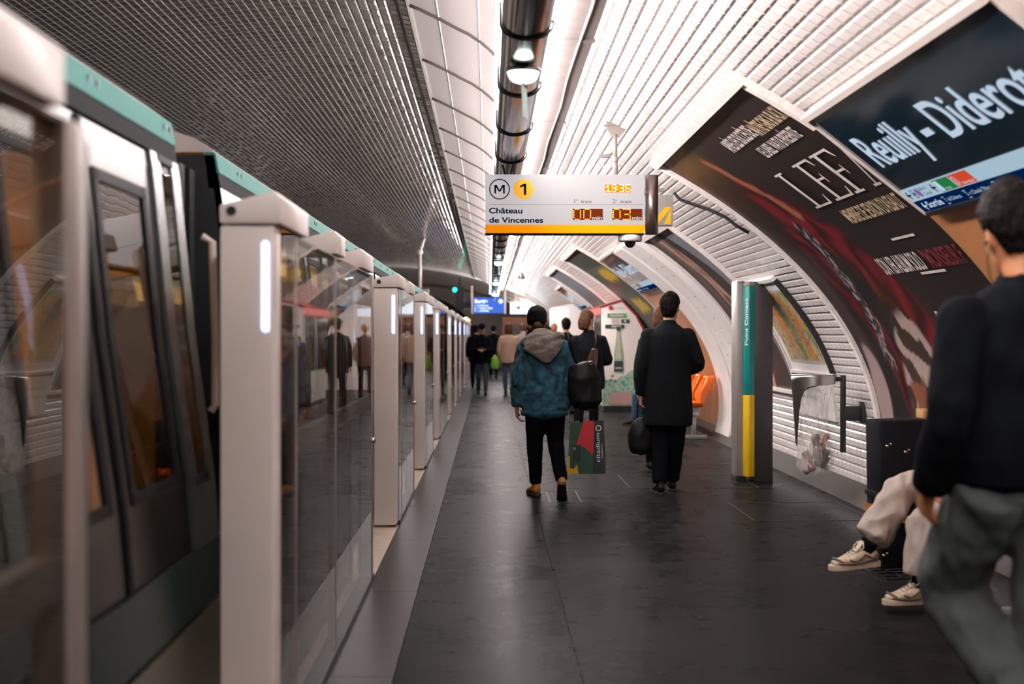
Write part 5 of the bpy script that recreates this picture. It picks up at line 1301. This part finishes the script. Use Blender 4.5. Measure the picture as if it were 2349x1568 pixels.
walker('fair haired figure far away left of the man with short black hair', (1.50,33.0,0), .0, pm('maroon_coat', (.06,.02,.018), .8), M_BLKCL, 'short', pm('fair_hair', (.33,.14,.06), .5, var=.4, scale=40), .75, .965)
walker('dark figure at the far end below the blue exit sign', (.15,47.5,0), .0, M_BLKCL, M_BLKCL, 'short', M_HAIRD, .75, 1.0)
walker('woman with dark brown hair half hidden behind the man in the long coat', (1.80,14.9,0), .0, M_COATB, M_BLKCL, 'long', M_HAIRB, .62, .985, hairk=dict(low=-.12, w=.088))
gb_ = thing('plastic_bag', 'bright green plastic bag carried beside the man in the flat cap', 'bag', (.14,34.5,.62))
m = MB().loft([((0,0,0),.09,.05),((0,0,.12),.11,.06),((0,0,.26),.08,.04),((0,0,.34),.03,.02)], n=14); organic('sack', m, pm('green_plastic', (.16,.42,.03), .4), gb_, .015, 3, .01)

# -------- seated person in jeans on the orange seats
J = dict(head=(0,-.02,1.20), yaw=.1, neck=(0,-.06,1.07), pelvis=(0,0,.52),
 sh=((-.18,-.05,.98),(.18,-.05,.98)), el=((-.22,.02,.74),(.22,.02,.74)), wr=((-.12,.25,.66),(.12,.25,.66)), hd=((.2,1,-.1),(-.2,1,-.1)), th=((0,0,1),(0,0,1)),
 hip=((-.09,.0,.50),(.09,.0,.50)), kn=((-.12,.44,.53),(.12,.42,.50)), an=((-.10,.46,.085),(.12,.30,.085)), foot=((0,0),(0,0)))
C = dict(coat=[((0,0,.48),.19,.14),((0,-.01,.60),.19,.14),((0,-.03,.80),.19,.13),((0,-.05,.95),.18,.11),((0,-.06,1.03),.10,.075)], cm=M_BLKCL, trm=pm('blue_jeans', (.02,.055,.11), .75, var=.3, scale=20), shm=M_LEATH, hair='short', fold=.006, bvox=.01)
person('person in blue jeans seated on the orange seats behind the man in the long coat', (2.78,22.75,0), PI/2, J, C, vox=.015)

# -------- seated man with crossed legs, pale trousers and sneakers
M_KHAKI = pm('pale_khaki', (.29,.24,.21), .8, var=.10, scale=8, bump=.2, bscale=120)
M_SNEAK = pm('sneaker_cream', (.42,.34,.25), .6, var=.35, scale=25, bump=.3)
M_SSOLE = pm('sneaker_sole', (.45,.37,.28), .6, var=.2, scale=18)
# local frame: +Y = away from the wall (towards the tracks); loc at the hips on the floor
J = dict(head=(.0,.02,1.24), yaw=.0, pitch=-.2, neck=(0,-.04,1.10), pelvis=(0,0,.53),
 sh=((-.19,-.03,1.01),(.19,-.03,1.01)), el=((-.25,.08,.76),(.25,.06,.78)), wr=((-.17,.36,.62),(.10,.30,.74)), hd=((.3,1,-.6),(-.3,1,-.1)), th=((.3,0,1),(0,0,1)),
 hip=((-.09,.0,.50),(.09,.0,.50)), kn=((-.10,.50,.50),(.08,.55,.645)), an=((-.10,.52,.13),(.02,.78,.30)), foot=((.15,0),(.25,-.05)), curl=.9)
C = dict(coat=[((0,0,.48),.20,.15),((0,-.01,.62),.20,.15),((0,-.02,.82),.20,.14),((0,-.03,.98),.19,.115),((0,-.04,1.06),.10,.08)], cm=M_BLKCL, trm=M_KHAKI, tr=(.105,.088,.100), trend=.80, trfold=.022,
 shm=M_SNEAK, sole=M_SSOLE, shn='sneaker', laces=pm('pale_lace', (.6,.52,.42), .6), solet=.030, sock=M_BLKCL, hair='short', fold=.006, skin=M_SKIN2)
t, M, co = person('seated man in pale khaki trousers and worn cream sneakers with his legs crossed', (2.76,7.45,0), PI/2, J, C, vox=.010)
for o in [x for x in t.children if x.name.startswith('sneaker')]:
    for yy in (0,): pass
ph = thing('phone', 'small white edged phone held low by the seated man', 'phone', (2.36,7.66,.60), rz=.3)
obj('slab', MB().box(-.035,.035,-.07,.07,-.005,.005), pm('phone_white', (.6,.56,.54), .3), ph, bevel=.002)

# -------- foreground man from behind
J = dict(head=(-.01,.03,1.640), yaw=-.22, pitch=-.12, roll=-.10, neck=(0,-.01,1.50), pelvis=(0,0,.97),
 sh=((-.20,0,1.42),(.20,0,1.42)), el=((-.265,-.06,1.13),(.27,.03,1.13)), wr=((-.235,.10,.91),(.22,.20,.95)), hd=((.1,.5,-.8),(-.2,.7,-.5)), th=((0,.8,.4),(0,.3,1)),
 hip=((-.095,0,.93),(.095,0,.93)), kn=((-.075,.26,.60),(.10,.02,.49)), an=((.03,-.06,.24),(.08,.16,.085)), foot=((0,-.6),(0,0)), curl=.8)
C = dict(coat=[((0,0,.93),.20,.145),((0,0,1.00),.225,.165),((0,0,1.15),.22,.165),((0,0,1.30),.222,.155),((0,-.005,1.42),.195,.12),((0,-.005,1.49),.11,.085)],
 cm=M_BLKCL, trm=pm('dark_grey_cotton', (.040,.050,.048), .85, var=.12, scale=6), tr=(.115,.10,.085), trfold=.018, shm=M_LEATH, hair='short', hairk=dict(t=.022, low=-.03, top=.01), cname='jacket', collar=(1.48,.075,.045), fold=.008,
 skin=pm('skin_warm', (.42,.17,.075), .5, var=.08), sl=(.088,.072,.058))
t, M, co = person('tall blurred man in a black jacket and grey trousers seen from behind, right edge', (1.62,4.3,0), .25, J, C, vox=.010, sc=1.065)
ep = MB().tube([(-.078,-.0,-.03),(-.080,.01,-.07),(-.07,.03,-.12),(-.05,.02,-.17)], .002, 6); ep.ball((-.079,.0,-.012), .008).xf(M)
obj('earphone', ep, M_BLACK, t, smooth=True)

# ================================================================== MUSIC CASE, BOX AND TROLLEY BESIDE THE SEATED MAN
cs = thing('instrument_case', 'tall black hard case standing upright between the poster and the khaki trousers', 'case', (2.41,8.28,0), rz=.12)
obj('shell', MB().box(-.16,.17,-.11,.11,.09,.95).xf(Matrix.Rotation(-.02,4,'Y')), pm('case_black', (.005,.006,.008), .5, var=.2, scale=8, spec=.12), cs, bevel=.02)
obj('band', MB().box(-.175,.18,-.118,.118,.50,.53), M_BLACK, cs, bevel=.004)
rv = MB()
for x, z in ((-.13,.80),(-.02,.765),(-.15,.17)): rv.ball((x,-.112,z), .012, .006, .010); rv.ball((x+.02,-.112,z+.012), .007, .005, .007)
obj('clasp', rv, pm('clasp_metal', (.7,.6,.5), .2, metal=1), cs, smooth=True)
obj('strap', MB().prism([(-.182,.455),(.185,.33),(.185,.28),(-.182,.405)], -.121, .121).xf(Matrix.Identity(4)), pm('tan_strap', (.26,.10,.03), .6, var=.15), cs)
cs.children[-1].data.update()
tb3 = thing('cardboard_box', 'upright tan cardboard box behind the black case', 'box', (2.62,8.50,.09), rz=-.1)
bx3 = MB().box(-.03,.16,-.10,.10,0,.90); obj('carton', bx3, pm('tan_card', (.30,.15,.05), .7, var=.12, scale=6), tb3, bevel=.004)
obj('flap', MB().box(-.035,.165,-.105,.105,.83,.905), pm('tan_card_light', (.36,.19,.07), .7), tb3, bevel=.004)
tl = thing('hand_trolley', 'folding luggage trolley with a red loop handle under the black case', 'trolley', (2.41,8.28,0), rz=.12)
gr = MB()
for k in range(5): gr.box(-.20+.0*k, .26, -.27+.1*k, -.262+.1*k, .055, .065)
for x in (-.20,-.09,.03,.14,.25): gr.box(x, x+.010, -.27, .14, .055, .066)
obj('base_grid', gr, M_BLACK, tl)
for y in (-.16,.16): obj('wheel', MB().lathe([(.02,-.012),(.075,-.014),(.085,0),(.075,.014),(.02,.012)], c=(.36,y,.086), axis='y', n=24), M_RUB, tl, smooth=True)
obj('frame', MB().tube([(.26,-.14,.06),(.255,-.135,.95)], .010, 8).tube([(.26,.14,.06),(.255,.135,.95)], .010, 8).tube([(.26,-.16,.086),(.36,-.16,.086),(.36,.16,.086),(.26,.16,.086)], .009, 8), M_STEEL, tl, smooth=True)
obj('loop_handle', MB().tube([(.20,-.135,.99),(.20,-.135,1.06),(.205,-.10,1.10),(.22,.0,1.115),(.24,.10,1.10),(.255,.135,1.06),(.255,.135,.94)], .014, 10), pm('red_grip', (.42,.02,.02), .4), tl, smooth=True)
